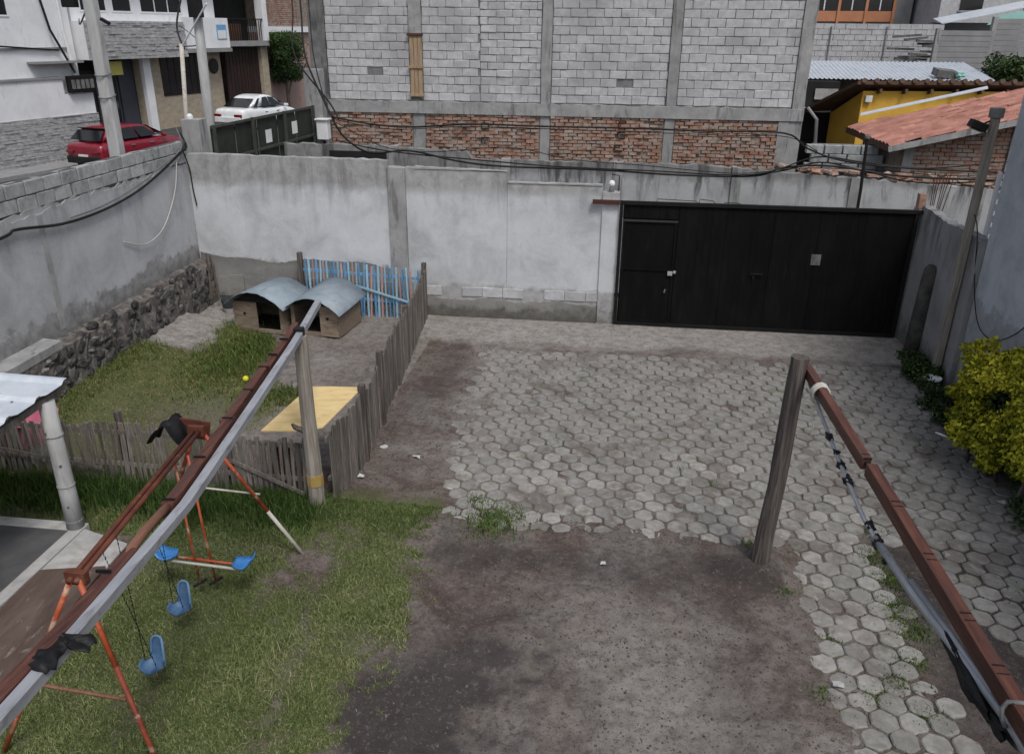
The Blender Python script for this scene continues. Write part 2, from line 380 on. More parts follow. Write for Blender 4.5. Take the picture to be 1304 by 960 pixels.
class MB:
    """collects shapes, then becomes one mesh object"""
    def __init__(s):
        s.v, s.f = [], []
    def add(s, vs, fs):
        b = len(s.v)
        s.v += [tuple(x) for x in vs]
        s.f += [tuple(b + i for i in f) for f in fs]
        return s
    def box(s, a, b, jit=0.):
        (x0, y0, z0), (x1, y1, z1) = a, b
        vs = [(x, y, z) for z in (z0, z1) for y in (y0, y1) for x in (x0, x1)]
        if jit:
            vs = [tuple(c + random.uniform(-jit, jit) for c in v) for v in vs]
        return s.add(vs, [(0, 2, 3, 1), (4, 5, 7, 6), (0, 1, 5, 4), (2, 6, 7, 3), (0, 4, 6, 2), (1, 3, 7, 5)])
    def obox(s, c, size, rot=(0, 0, 0)):
        m = Euler(rot).to_matrix()
        h = Vector(size) / 2
        vs = [Vector(c) + m @ Vector((sx * h.x, sy * h.y, sz * h.z)) for sz in (-1, 1) for sy in (-1, 1) for sx in (-1, 1)]
        return s.add(vs, [(0, 2, 3, 1), (4, 5, 7, 6), (0, 1, 5, 4), (2, 6, 7, 3), (0, 4, 6, 2), (1, 3, 7, 5)])
    def bar(s, p, q, w, h, up=(0, 0, 1)):
        p, q = Vector(p), Vector(q)
        d = (q - p).normalized()
        sx = d.cross(Vector(up)).normalized() * w / 2
        u = sx.cross(d).normalized() * h / 2
        vs = [e + a * sx + b * u for e in (p, q) for b in (-1, 1) for a in (-1, 1)]
        return s.add(vs, [(0, 1, 3, 2), (4, 6, 7, 5), (0, 4, 5, 1), (2, 3, 7, 6), (0, 2, 6, 4), (1, 5, 7, 3)])
    def tube(s, pts, r, n=8, cap=True, jit=0.):
        pts = [Vector(p) for p in pts]
        rs = r if isinstance(r, (list, tuple)) else [r] * len(pts)
        b = len(s.v)
        ref = None
        for i, p in enumerate(pts):
            d = (pts[min(i + 1, len(pts) - 1)] - pts[max(i - 1, 0)]).normalized()
            if ref is None:
                ref = d.orthogonal().normalized()
            ref = (ref - d * ref.dot(d)).normalized()
            w = d.cross(ref)
            for k in range(n):
                a = 2 * math.pi * k / n
                rr = rs[i] * (1 + random.uniform(-jit, jit))
                s.v.append(tuple(p + (ref * math.cos(a) + w * math.sin(a)) * rr))
        for i in range(len(pts) - 1):
            for k in range(n):
                k2 = (k + 1) % n
                s.f.append((b + i * n + k, b + i * n + k2, b + (i + 1) * n + k2, b + (i + 1) * n + k))
        if cap:
            s.f.append(tuple(b + k for k in reversed(range(n))))
            s.f.append(tuple(b + (len(pts) - 1) * n + k for k in range(n)))
        return s
    def lathe(s, c, prof, n=16, axis='z'):
        b = len(s.v)
        for (r, h) in prof:
            for k in range(n):
                a = 2 * math.pi * k / n
                q = (r * math.cos(a), r * math.sin(a), h)
                if axis == 'y': q = (q[0], q[2], q[1])
                if axis == 'x': q = (q[2], q[0], q[1])
                s.v.append((c[0] + q[0], c[1] + q[1], c[2] + q[2]))
        for i in range(len(prof) - 1):
            for k in range(n):
                k2 = (k + 1) % n
                s.f.append((b + i * n + k, b + i * n + k2, b + (i + 1) * n + k2, b + (i + 1) * n + k))
        s.f.append(tuple(b + k for k in reversed(range(n))))
        s.f.append(tuple(b + (len(prof) - 1) * n + k for k in range(n)))
        return s
    def sheet(s, rows, thick, up=(0, 0, 1)):
        """grid of points given a thickness"""
        m, n = len(rows), len(rows[0])
        u = Vector(up) * thick
        vs = [Vector(p) for r in rows for p in r]
        vs2 = [v - u for v in vs]
        N = m * n
        fs = []
        for i in range(m - 1):
            for j in range(n - 1):
                a = (i * n + j, i * n + j + 1, (i + 1) * n + j + 1, (i + 1) * n + j)
                fs.append(a)
                fs.append(tuple(N + k for k in reversed(a)))
        ring = [(0, j) for j in range(n)] + [(i, n - 1) for i in range(1, m)] + [(m - 1, j) for j in range(n - 2, -1, -1)] + [(i, 0) for i in range(m - 2, 0, -1)]
        ids = [i * n + j for i, j in ring]
        for k in range(len(ids)):
            a, b = ids[k], ids[(k + 1) % len(ids)]
            fs.append((b, a, N + a, N + b))
        return s.add(vs + vs2, fs)
    def mesh(s, name, mat):
        me = bpy.data.meshes.new(name)
        me.from_pydata(s.v, [], s.f)
        me.validate()
        bm = bmesh.new()
        bm.from_mesh(me)
        bmesh.ops.recalc_face_normals(bm, faces=bm.faces)
        bm.to_mesh(me)
        bm.free()
        if mat: me.materials.append(MATS[mat])
        return me
    def build(s, name, mat, parent=None, local=False, bevel=0., smooth=False, **tags):
        if parent is not None and not local:
            w = wloc(parent)
            s.v = [(x - w.x, y - w.y, z - w.z) for x, y, z in s.v]
        me = s.mesh(name, mat)
        if smooth:
            me.shade_smooth()
        o = bpy.data.objects.new(name, me)
        COL.objects.link(o)
        if parent is not None: o.parent = parent
        if bevel:
            b = o.modifiers.new('bevel', 'BEVEL')
            b.width = bevel
            b.segments = 2
            b.limit_method = 'ANGLE'
        return tag(o, **tags)

def chunk(name, size, bev, jit, mat, seed=0):
    """a bevelled, slightly uneven box centred at the origin: shared data for repeated pieces"""
    rs = random.Random(seed)
    bm = bmesh.new()
    bmesh.ops.create_cube(bm, size=1)
    for v in bm.verts:
        v.co = Vector((v.co.x * size[0], v.co.y * size[1], v.co.z * size[2]))
    if bev:
        bmesh.ops.bevel(bm, geom=list(bm.edges), offset=bev, segments=1, affect='EDGES')
    for v in bm.verts:
        v.co += Vector([rs.uniform(-jit, jit) for _ in range(3)])
    me = bpy.data.meshes.new(name)
    bm.to_mesh(me)
    bm.free()
    if mat: me.materials.append(MATS[mat])
    return me

def rock(name, mat, seed, flat=.75):
    rs = random.Random(seed)
    bm = bmesh.new()
    bmesh.ops.create_icosphere(bm, subdivisions=1, radius=.5)
    for v in bm.verts:
        k = rs.uniform(.78, 1.18)
        v.co = Vector((v.co.x * k, v.co.y * k, v.co.z * k * flat))
    me = bpy.data.meshes.new(name)
    bm.to_mesh(me)
    bm.free()
    me.materials.append(MATS[mat])
    return me

def vnoise(x, y, s=1., seed=0):
    """cheap smooth value noise on arrays, 0..1"""
    x = np.asarray(x, float) * s + seed * 17.3
    y = np.asarray(y, float) * s + seed * 9.1
    xi, yi = np.floor(x).astype(np.int64), np.floor(y).astype(np.int64)
    fx, fy = x - xi, y - yi
    fx, fy = fx * fx * (3 - 2 * fx), fy * fy * (3 - 2 * fy)
    def h(a, b):
        k = (a * 374761393 + b * 668265263 + seed * 1442695) & 0x7fffffff
        k = ((k ^ (k >> 13)) * 1274126177) & 0x7fffffff
        return ((k ^ (k >> 16)) & 0xffff) / 65535.
    return (h(xi, yi) * (1 - fx) + h(xi + 1, yi) * fx) * (1 - fy) + (h(xi, yi + 1) * (1 - fx) + h(xi + 1, yi + 1) * fx) * fy

def fbm(x, y, s=1., seed=0, oct=4):
    a, t, r = .5, 0, 0
    for i in range(oct):
        r = r + a * vnoise(x, y, s * 2 ** i, seed + i)
        t += a
        a *= .5
    return r / t

def sstep(v, a, b):
    k = np.clip((np.asarray(v, float) - a) / (b - a), 0, 1)
    return k * k * (3 - 2 * k)

# ================================================================== ground
def lawn_mask(x, y):
    n = fbm(x, y, 1.1, 3) - .5
    n2 = fbm(x, y, 4.5, 5) - .5
    edge = -1.82 + n * .7 + n2 * .6 + (fbm(x, y, 14, 6) - .5) * .5
    a = sstep(edge - x, -.12, .22)
    top = np.where(x < -3.05, sstep(8.12 - y, -.02, .05), sstep(8.12 + n * .9 + .25 * (x + 3) - y, -.1, .35))
    worn = np.exp(-(((x + 2.95) / .35) ** 2 + ((y - 6.75) / .5) ** 2)) + .55 * np.exp(-(((x + 2.55 + (y - 5) * .12) / .13) ** 2)) * sstep(7.3 - y, 0, 1) \
        + .8 * np.exp(-(((x + 3.65) / .3) ** 2 + ((y - 5.2) / .9) ** 2)) * .5
    thin = sstep(fbm(x, y, 2.3, 11), .55, .75) + .8 * sstep(fbm(x, y, 7, 12), .6, .75)
    g = a * top * np.clip(1 - .85 * worn - .45 * thin, 0, 1)
    return np.where(x < -5.0, g * (y > 6.98), g)

def dogyard_mask(x, y):
    n = fbm(x, y, 1.3, 8) - .5
    edge = -4.75 - .33 * np.clip(y - 10, 0, 5) + n * 1.5
    a = sstep(edge - x, -.15, .3) * (y > 8.12) * (x > -7.75)
    slab = sstep(x, -8.3, -7.8) * sstep(-6.75 + n - x, -.1, .2) * sstep(y, 11.9 + n * .8, 12.2 + n * .8)
    patch = np.exp(-(((x + 4.75) / .5) ** 2 + ((y - 10.75) / .45) ** 2))
    dry = 1 - .6 * np.exp(-(((x + 5.6) / 1.1) ** 2 + ((y - 9.7) / .9) ** 2))
    return np.clip(np.maximum(a * (1 - slab), sstep(patch + n * .5, .45, .7)) * dry, 0, 1)

def bare_strip(x, y):
    n = fbm(x, y, 1.6, 21) - .5
    r = 3.55 + np.clip(8 - y, 0, 4) * .22
    return sstep(x, 2.98 + n * .25, 3.1 + n * .25) * sstep(r + n * .5 - x, 0, .15) * sstep(8.15 + n * .6 - y, 0, .25)

def paved(x, y):
    n = fbm(x, y, 2.0, 31) - .5
    left = sstep(x, -2.15 + n * .5 + np.clip(10.5 - y, 0, 3) * .2, -1.95 + n * .5 + np.clip(10.5 - y, 0, 3) * .2)
    court = (y > 7.66 + n * .22) | (x > 2.05 + n * .2)
    return left * court * (1 - bare_strip(x, y)) * (y < 13.55) * (x < 5.32) * (y > 3.2)

def cover(x, y):
    """how far soil has spread over the paving"""
    n = fbm(x, y, 1.7, 41) - .5
    n5 = fbm(x, y, 6, 43) - .5
    c = .68 * sstep(-x + n * 1.6 + n5, .9, 2.4) * sstep(y, 7.5, 9.5)
    c = np.maximum(c, .66 * sstep(y + n * 1.6 + n5 - .12 * x, 12.7, 14.0))
    c = np.maximum(c, .7 * sstep(x + n, 4.6, 5.5))
    d = np.minimum(np.abs(y - 7.66) + 10 * (x > 2.2), np.abs(x - 2.05) + 10 * (y > 7.7))
    return np.clip(np.maximum(c, .95 * sstep(.26 + n * .5 + n5 * .5 - d, 0, .3)), 0, 1)

def ground_z(x, y):
    x, y = np.asarray(x, float), np.asarray(y, float)
    z = (fbm(x, y, 1.5, 51) - .5) * .06 + (fbm(x, y, 6, 52) - .5) * .035 + (fbm(x, y, 15, 54, 3) - .5) * .03
    p = sstep(x, -2.3, -1.9) * (((y > 7.5) | (x > 1.95)) & (y < 13.7))
    z = np.where(p > .5, -.023 + .035 * cover(x, y) + (fbm(x, y, 7, 53) - .5) * .014, z)
    bank = sstep(-6.2 - x, 0, 1.6) * sstep(y, 8.4, 10.5) * .27
    z = z + bank
    z = z + .05 * np.exp(-(((x - 1.84) / .25) ** 2 + ((y - 7.42) / .25) ** 2))
    return np.where(y > 13.6, np.maximum(z, -.01) * .3, z)

def build_ground():
    m, t, p = base_mat('yard_soil')
    v = coords(t)
    at = lambda n: nd(t, 'ShaderNodeAttribute', attribute_name=n).outputs['Fac']
    n1, n2, n3, n4 = noise(t, v, 1.1, 10, .72, .8), noise(t, v, 6, 8, .7, .3), noise(t, v, 40, 6, .7), noise(t, v, 140, 3, .6)
    c = ramp(t, n1, [(.34, (.064, .046, .039)), (.44, (.112, .084, .073)), (.52, (.158, .132, .117)), (.6, (.168, .152, .143)), (.68, (.23, .205, .187))])
    c = mixc(t, mrange(t, n2, .46, .7, 0, .75), c, (.055, .044, .04))
    c = mixc(t, mrange(t, n3, .55, .66, 0, .7), c, (.2, .18, .165))
    c = mixc(t, mrange(t, n3, .42, .33, 0, .75), c, (.045, .036, .033))
    c = mixc(t, mrange(t, n4, .66, .75, 0, .5), c, (.3, .28, .26))
    c = mixc(t, mathn(t, 'MULTIPLY', at('wet'), .88), c, mixc(t, n2, (.03, .027, .028), (.062, .056, .055)))
    pale = mixc(t, mrange(t, n2, .35, .65), (.34, .325, .305), (.22, .205, .19))
    pale = mixc(t, mrange(t, n3, .5, .7, 0, .5), pale, (.13, .115, .105))
    c = mixc(t, mathn(t, 'MULTIPLY', at('pale'), mrange(t, n1, .25, .5, .55, 1)), c, pale)
    grs = ramp(t, n2, [(.3, (.055, .068, .024)), (.5, (.085, .1, .038)), (.72, (.13, .125, .065))])
    c = mixc(t, at('grass'), c, grs)
    n5 = noise(t, v, 19, 6, .72, .4)
    soil = mathn(t, 'SUBTRACT', 1., at('grass'))
    c = mixc(t, mathn(t, 'MULTIPLY', mrange(t, n5, .52, .66), mathn(t, 'MULTIPLY', soil, .55)), c, (.05, .04, .037))
    c = mixc(t, mathn(t, 'MULTIPLY', mrange(t, n5, .46, .34), mathn(t, 'MULTIPLY', soil, .4)), c, (.23, .212, .2))
    n6 = noise(t, v, 75, 3, .6)
    c = mixc(t, mathn(t, 'MULTIPLY', mrange(t, n6, .6, .68), mathn(t, 'MULTIPLY', soil, .75)), c, (.024, .02, .019))
    h = mathn(t, 'ADD', mathn(t, 'MULTIPLY', n2, .5), mathn(t, 'ADD', mathn(t, 'MULTIPLY', n3, .5), mathn(t, 'MULTIPLY', n4, .2)))
    finish(t, p, c, .92, h, .9, .03, 0, .15)
    MATS['yard_soil'] = m
    x0, x1, y0, y1, st = -8.6, 6.2, 2.0, 15.1, .035
    nx, ny = int((x1 - x0) / st), int((y1 - y0) / st)
    xs, ys = np.linspace(x0, x1, nx), np.linspace(y0, y1, ny)
    X, Y = np.meshgrid(xs, ys)
    Z = ground_z(X, Y)
    co = np.stack([X, Y, Z], -1).reshape(-1, 3).astype(np.float32)
    i = np.arange(nx * ny).reshape(ny, nx)
    q = np.stack([i[:-1, :-1], i[:-1, 1:], i[1:, 1:], i[1:, :-1]], -1).reshape(-1, 4)
    me = bpy.data.meshes.new('yard_ground')
    me.vertices.add(len(co)); me.vertices.foreach_set('co', co.ravel())
    me.loops.add(q.size); me.loops.foreach_set('vertex_index', q.ravel().astype(np.int32))
    me.polygons.add(len(q)); me.polygons.foreach_set('loop_start', np.arange(0, q.size, 4, dtype=np.int32))
    me.update()
    me.validate()
    fx, fy = X.ravel(), Y.ravel()
    rx, ry = fx * .8 + fy * .6, fy * .8 - fx * .6
    n = (fbm(rx, ry, 1.4, 61, 6) - .5) + .5 * (fbm(ry, rx, 5.5, 66, 4) - .5)
    g = np.clip(np.maximum(lawn_mask(fx, fy), dogyard_mask(fx, fy)), 0, 1)
    pale = np.maximum(sstep(fy + n * .5, 13.3, 13.75) * (fx > -3.4), .9 * sstep(-6.75 + n - fx, -.15, .3) * sstep(fy, 11.9 + n, 12.3 + n))
    pale = np.maximum(pale, .85 * cover(fx, fy) * sstep(fx + n * 1.5, -2.7, -1.7) * sstep(fy + n, 8.2, 9.6))
    pale = np.maximum(pale, .15 * sstep(fx + n, -2.1, -1.0) * sstep(fy + n * .6, 7.7, 8.3))
    pale = np.maximum(pale, .6 * np.exp(-(((fx - .6) / 1.1) ** 2 + ((fy - 5.2) / 1.5) ** 2)))
    pale = np.maximum(pale, .5 * sstep(fx, 1.3, 1.7) * sstep(5.3 - fy + n, 0, .4) * (fx < 2.1))
    wet = np.exp(-(((fx + 1.05 + n * 1.4) / .6) ** 2 + ((fy - 4.9 + n) / .85) ** 2)) * 2.2
    wet = np.maximum(wet, .42 * np.exp(-(((fx + 2.5 + n) / .45) ** 2 + ((fy - 11.5) / 2.6) ** 2)))
    wet = np.maximum(wet, .75 * sstep(fx, 3, 3.2) * sstep(8.4 - fy, 0, .5) * (fx < 4.6))
    wet = np.maximum(wet, .7 * np.exp(-(((fy - 7.15 + n * .6) / .35) ** 2)) * (fx > -1.7) * (fx < 2))
    wet = np.clip(wet * (.3 + 1.5 * fbm(fx, fy, 4, 71)), 0, 1)
    pale = np.maximum(pale, .5 * sstep(fx + n, -5.6, -4.8) * (fx < -3.1) * sstep(fy, 8.6, 9.6))
    pale = pale * (1 - .85 * wet)
    for nm, a in (('grass', g), ('pale', np.clip(pale, 0, 1)), ('wet', wet)):
        at_ = me.attributes.new(nm, 'FLOAT', 'POINT')
        at_.data.foreach_set('value', a.astype(np.float32))
    me.materials.append(m)
    me.shade_smooth()
    o = bpy.data.objects.new('yard_ground', me)
    COL.objects.link(o)
    o['kind'] = 'structure'
build_ground()
big = MB()
for (a, b) in (((-400, -300, -.3), (400, 2.0, -.2)), ((-400, 15.1, -.3), (400, 700, -.2)), ((-400, 2.0, -.3), (-8.6, 15.1, -.2)), ((6.2, 2.0, -.3), (400, 15.1, -.2))):
    big.add([(a[0], a[1], b[2]), (b[0], a[1], b[2]), (b[0], b[1], b[2]), (a[0], b[1], b[2])], [(0, 1, 2, 3)])
big.build('ground', 'plain_earth', kind='structure')

# ------------------------------------------------------------------ hexagonal pavers
def paver_mesh(seed):
    rs = random.Random(seed)
    n, ring = 12, []
    for k in range(6):
        for da in (-8, 8):
            a = R(30 + 60 * k + da)
            q = .1115 / math.cos(R(22)) * (rs.uniform(.955, 1.015) if rs.random() > .06 else .84)
            ring.append((math.cos(a) * q, math.sin(a) * q))
    vs = [(x * .9, y * .9, rs.uniform(-.002, .002)) for x, y in ring] + [(x, y, -.011) for x, y in ring] + [(x, y, -.06) for x, y in ring]
    fs = [tuple(range(n))]
    for lv in (0, 1):
        fs += [(lv * n + k, (lv + 1) * n + k, (lv + 1) * n + (k + 1) % n, lv * n + (k + 1) % n) for k in range(n)]
    me = bpy.data.meshes.new('paver')
    me.from_pydata(vs, [], fs)
    bm = bmesh.new(); bm.from_mesh(me); bmesh.ops.recalc_face_normals(bm, faces=bm.faces); bm.to_mesh(me); bm.free()
    me.materials.append(MATS['paver'])
    return me
def build_pavers():
    P = .238
    cand = []
    for r in range(46):
        for c in range(36):
            x = -2.6 + c * P + (P / 2 if r % 2 else 0)
            y = 3.9 + r * P * .866
            xr, yr = x + (y - 8) * .012, y + (x - 2) * .014
            cand.append((xr, yr))
    c = np.array(cand)
    m = paved(c[:, 0], c[:, 1])
    keep = [(x, y) for (x, y), k in zip(cand, m) if k > .5]
    pr = root('paving', (2, 9, 0), kind='structure')
    vars_ = [paver_mesh(s) for s in range(8)]
    vis = lambda q: (abs(q[0] + .117 * q[1]) > .64 * q[1] + .3)       # far to the side
    keep.sort(key=lambda q: q[0] ** 2 + q[1] ** 2 + (500 if vis(q) or q[1] < 4.3 else 0))
    field = MB()
    for i, (x, y) in enumerate(keep):
        me = random.choice(vars_)
        sink = random.gauss(-.002, .004) + (-.012 if random.random() < .07 else 0)
        rot = (random.gauss(0, .028), random.gauss(0, .028), random.choice((0, 1, 2, 3, 4, 5)) * R(60) + random.gauss(0, .035))
        loc = (x + random.gauss(0, .004), y + random.gauss(0, .004), sink)
        if i < 300:
            link('paver', me, None, pr, loc, rot)
        else:
            mt = Matrix.Translation(loc) @ Euler(rot).to_matrix().to_4x4()
            field.add([mt @ v.co for v in me.vertices], [tuple(p.vertices) for p in me.polygons])
    field.build('paver_field', 'paver', pr, kind='stuff')
build_pavers()

# ------------------------------------------------------------------ grass
def grass_mat(name, stops):
    m, t, p = base_mat(name)
    a = nd(t, 'ShaderNodeAttribute', attribute_name='tone').outputs['Fac']
    v = coords(t)
    f = mathn(t, 'ADD', mathn(t, 'MULTIPLY', a, .6), mathn(t, 'MULTIPLY', noise(t, v, 1.6, 5, .6), .4))
    c = ramp(t, f, stops)
    t.links.new(c, p.inputs['Base Color'])
    p.inputs['Roughness'].default_value = .7
    p.inputs['Specular IOR Level'].default_value = .2
    MATS[name] = m
grass_mat('grass_lawn', [(.18, (.046, .074, .02)), (.4, (.1, .142, .043)), (.6, (.175, .205, .08)), (.82, (.33, .315, .175))])
grass_mat('grass_tall', [(.2, (.014, .032, .008)), (.45, (.036, .07, .014)), (.65, (.075, .125, .026)), (.85, (.15, .19, .05))])
grass_mat('grass_dry', [(.2, (.045, .058, .016)), (.42, (.095, .105, .03)), (.6, (.165, .16, .058)), (.8, (.27, .24, .125))])
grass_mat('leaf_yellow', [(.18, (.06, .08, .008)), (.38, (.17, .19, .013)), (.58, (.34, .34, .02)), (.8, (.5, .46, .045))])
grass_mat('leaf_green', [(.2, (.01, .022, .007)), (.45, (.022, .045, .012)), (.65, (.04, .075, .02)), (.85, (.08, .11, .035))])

def mesh_np(name, co, nper, mat, tone):
    """triangles/quads strips: co (N, nper, 3); nper 5 = bent blade, 4 = leaf quad"""
    N = len(co)
    me = bpy.data.meshes.new(name)
    me.vertices.add(N * nper)
    me.vertices.foreach_set('co', co.astype(np.float32).ravel())
    b = (np.arange(N) * nper)[:, None]
    if nper == 5:
        loops = np.concatenate([b + np.array([[0, 1, 3, 2]]), b + np.array([[2, 3, 4]])], 1).ravel()
        starts = np.stack([np.arange(N) * 7, np.arange(N) * 7 + 4], 1).ravel()
    elif nper == 3:
        loops = (b + np.array([[0, 1, 2]])).ravel()
        starts = np.arange(N) * 3
    else:
        loops = (b + np.array([[0, 1, 2, 3]])).ravel()
        starts = np.arange(N) * 4
    me.loops.add(len(loops)); me.loops.foreach_set('vertex_index', loops.astype(np.int32))
    me.polygons.add(len(starts)); me.polygons.foreach_set('loop_start', starts.astype(np.int32))
    me.update()
    a = me.attributes.new('tone', 'FLOAT', 'POINT')
    a.data.foreach_set('value', np.repeat(tone, nper).astype(np.float32))
    me.materials.append(MATS[mat])
    return me

def blades(x, y, h, w, lean=.5, tone=None, zf=ground_z):
    N = len(x)
    z = zf(x, y) - .005
    a = RNG.uniform(0, 2 * np.pi, N)
    la = RNG.uniform(0, 2 * np.pi, N)
    l = h * np.abs(RNG.normal(0, lean, N))
    dx, dy = np.cos(a) * w, np.sin(a) * w
    lx, ly = np.cos(la) * l, np.sin(la) * l
    c = np.zeros((N, 5, 3))
    c[:, 0] = np.stack([x - dx, y - dy, z], 1)
    c[:, 1] = np.stack([x + dx, y + dy, z], 1)
    c[:, 2] = np.stack([x - dx * .8 + lx * .35, y - dy * .8 + ly * .35, z + h * .6], 1)
    c[:, 3] = np.stack([x + dx * .8 + lx * .35, y + dy * .8 + ly * .35, z + h * .6], 1)
    c[:, 4] = np.stack([x + lx, y + ly, z + h * np.clip(1 - .25 * (l / h) ** 2, .4, 1)], 1)
    return c

def scatter(n, x0, x1, y0, y1, mask):
    x, y = RNG.uniform(x0, x1, n), RNG.uniform(y0, y1, n)
    k = RNG.uniform(0, 1, n) < mask(x, y)
    return x[k], y[k]

x, y = scatter(330000, -5.6, -1.3, 2.6, 8.05, lawn_mask)
h = RNG.uniform(.018, .05, len(x)) * (1 + .9 * sstep(fbm(x, y, 1.8, 91), .5, .75)) * np.where(RNG.uniform(0, 1, len(x)) < .04, 2.2, 1) * (.8 + .9 * sstep(y, 6.6, 7.8) * (x < -3))
tone = np.clip(RNG.uniform(0, 1, len(x)) * .8 + .35 * fbm(x, y, .8, 92) - .1 + .12 * sstep(x, -3.6, -1.8) - .2 * sstep(y, 6.8, 7.8), 0, 1)
o = link('lawn_grass', mesh_np('lawn_grass', blades(x, y, h, RNG.uniform(.0022, .0045, len(x)), .9), 5, 'grass_lawn', tone))
tag(o, 'short green lawn grass under and around the swing set', 'grass', kind='stuff')

fx_ = lambda x, y: sstep(y, 7.1, 7.75) * (x < -3.12) * (.35 + .65 * sstep(fbm(x, y, 2, 95), .35, .6)) + 0 * x
x, y = scatter(26000, -7.6, -3.1, 7.0, 8.0, lambda x, y: fx_(x, y) * np.where(x < -5.4, y > 7.1, 1))
h = RNG.uniform(.08, .24, len(x))
o = link('verge_grass', mesh_np('verge_grass', blades(x, y, h, RNG.uniform(.003, .006, len(x)), .45), 5, 'grass_tall', RNG.uniform(0, 1, len(x)) * .8))
tag(o, 'tall dark grass growing along the foot of the grey picket fence', 'grass', kind='stuff')

x, y = scatter(95000, -7.8, -3.4, 8.15, 14.2, lambda x, y: dogyard_mask(x, y) * .9)
lush = np.exp(-(((x + 6.1) / .75) ** 2 + ((y - 12.4) / 1.3) ** 2)) + .4 * sstep(-7.1 - x, 0, .5) + .6 * np.exp(-(((x + 4.8) / .5) ** 2 + ((y - 10.7) / .5) ** 2))
lush = np.clip(lush, 0, 1)
k = RNG.uniform(0, 1, len(x)) < .55 + .45 * lush
x, y, lush = x[k], y[k], lush[k]
h = RNG.uniform(.012, .035, len(x)) + lush * RNG.uniform(.01, .08, len(x))
tone = np.clip(RNG.uniform(.1, .9, len(x)) - .25 * lush + .15 * (1 - lush), 0, 1)
o = link('dog_yard_grass', mesh_np('dog_yard_grass', blades(x, y, h, RNG.uniform(.004, .008, len(x)), .6), 5, 'grass_dry', tone))
tag(o, 'patchy olive grass inside the fenced dog yard', 'grass', kind='stuff')
k = RNG.uniform(0, 1, len(x)) < lush * .4
x, y = x[k] + RNG.normal(0, .03, k.sum()), y[k] + RNG.normal(0, .03, k.sum())
o = link('lush_grass', mesh_np('lush_grass', blades(x, y, RNG.uniform(.05, .16, len(x)), RNG.uniform(.004, .009, len(x)), .6), 5, 'grass_tall', RNG.uniform(.45, 1, len(x))))
tag(o, 'lush bright grass between the dog houses and the rubble footing', 'grass', kind='stuff')

# weeds in the paving joints and along the bare strip, each tuft its own
tufts = [(-1.12, 7.8, .34, 900), (-.98, 7.95, .25, 500), (-1.35, 8.25, .16, 240), (-.55, 9.85, .13, 150), (3.05, 7.7, .2, 300), (3.1, 7.3, .2, 360), (3.02, 6.85, .22, 420), (3.08, 6.5, .2, 320),
         (2.95, 6.1, .16, 220), (2.75, 5.85, .16, 170), (2.5, 5.6, .14, 150), (2.3, 6.3, .1, 90), (1.75, 7.75, .14, 140), (2.9, 5.45, .16, 190), (4.5, 7.1, .22, 300), (4.75, 7.6, .2, 200),
         (2.0, 6.95, .1, 80), (1.1, 9.3, .12, 90), (1.5, 9.0, .12, 90), (2.05, 5.55, .12, 90), (3.2, 8.2, .14, 140)]
names = {0: 'largest leafy weed clump at the corner of the dirt and the pavers', 4: 'weed clump heading the bare strip beside the right beam', 7: 'weed clump low in the bare strip beside the right beam', 14: 'weed clump on the bare soil right of the red brown beam'}
small = []
for i, (cx, cy, rad, n) in enumerate(tufts):
    n = int(n * 1.3)
    x, y = RNG.normal(cx, rad * .5, n), RNG.normal(cy, rad * .5, n)
    bl_ = blades(x, y, RNG.uniform(.012, .03 + rad * .2, n), RNG.uniform(.003, .006, n), .8)
    if i in names:
        tag(link('weed_clump', mesh_np('weed_clump', bl_, 5, 'grass_tall', RNG.uniform(.35, 1, n))), names[i], 'weed', 'weed clumps in the paved yard', 'stuff')
    else:
        small.append(bl_)
sm = np.concatenate(small)
tag(link('weed_cover', mesh_np('weed_cover', sm, 5, 'grass_tall', RNG.uniform(.35, 1, len(sm)))), 'scattered low weed tufts sprouting between the hexagonal pavers', 'weed', kind='stuff')
# moss and small joint weeds, uncountable
x, y = scatter(30000, -1.5, 5.2, 4.2, 12.5, lambda x, y: sstep(fbm(x, y, .9, 97), .56, .7) * .5 * paved(x, y) + .03)
o = link('joint_weed', mesh_np('joint_weed', blades(x, y, RNG.uniform(.012, .028, len(x)), RNG.uniform(.002, .004, len(x)), .8, zf=lambda a, b: ground_z(a, b) - .004), 5, 'grass_tall', RNG.uniform(.3, 1, len(x))))
tag(o, 'fine moss and sprouts in the joints of the pavers', 'moss', kind='stuff')

# leaf litter, twigs and clods on the bare soil
def litter():
    b = MB()
    n = 0
    while n < 12000:
        x, y = random.uniform(-3.1, 4.6), random.uniform(4.0, 13.4)
        if y > 8 and x > -1.2 and random.random() < .8: continue
        if x < -1.9 and y < 8: continue
        z = float(ground_z(x, y))
        s = abs(random.gauss(0, .006)) + .003
        a = random.uniform(0, 6.28)
        if random.random() < .12:
            l = random.uniform(.015, .05)
            b.bar((x, y, z + .003), (x + math.cos(a) * l, y + math.sin(a) * l, z + .006), .004, .004)
        else:
            dx, dy = math.cos(a) * s, math.sin(a) * s
            b.add([(x - dx, y - dy, z), (x + dy, y - dx, z), (x + dx, y + dy, z), (x - dy, y + dx, z), (x, y, z + s * 1.1)], [(0, 1, 4), (1, 2, 4), (2, 3, 4), (3, 0, 4)])
        n += 1
    tag(b.build('soil_litter', 'soil_litter'), 'crumbs of soil, leaf litter and twigs strewn over the dirt', 'litter', kind='stuff')
pm('soil_litter', [(.03, .024, .02), (.075, .062, .054), (.17, .15, .135)], 30, bump=.3)
litter()

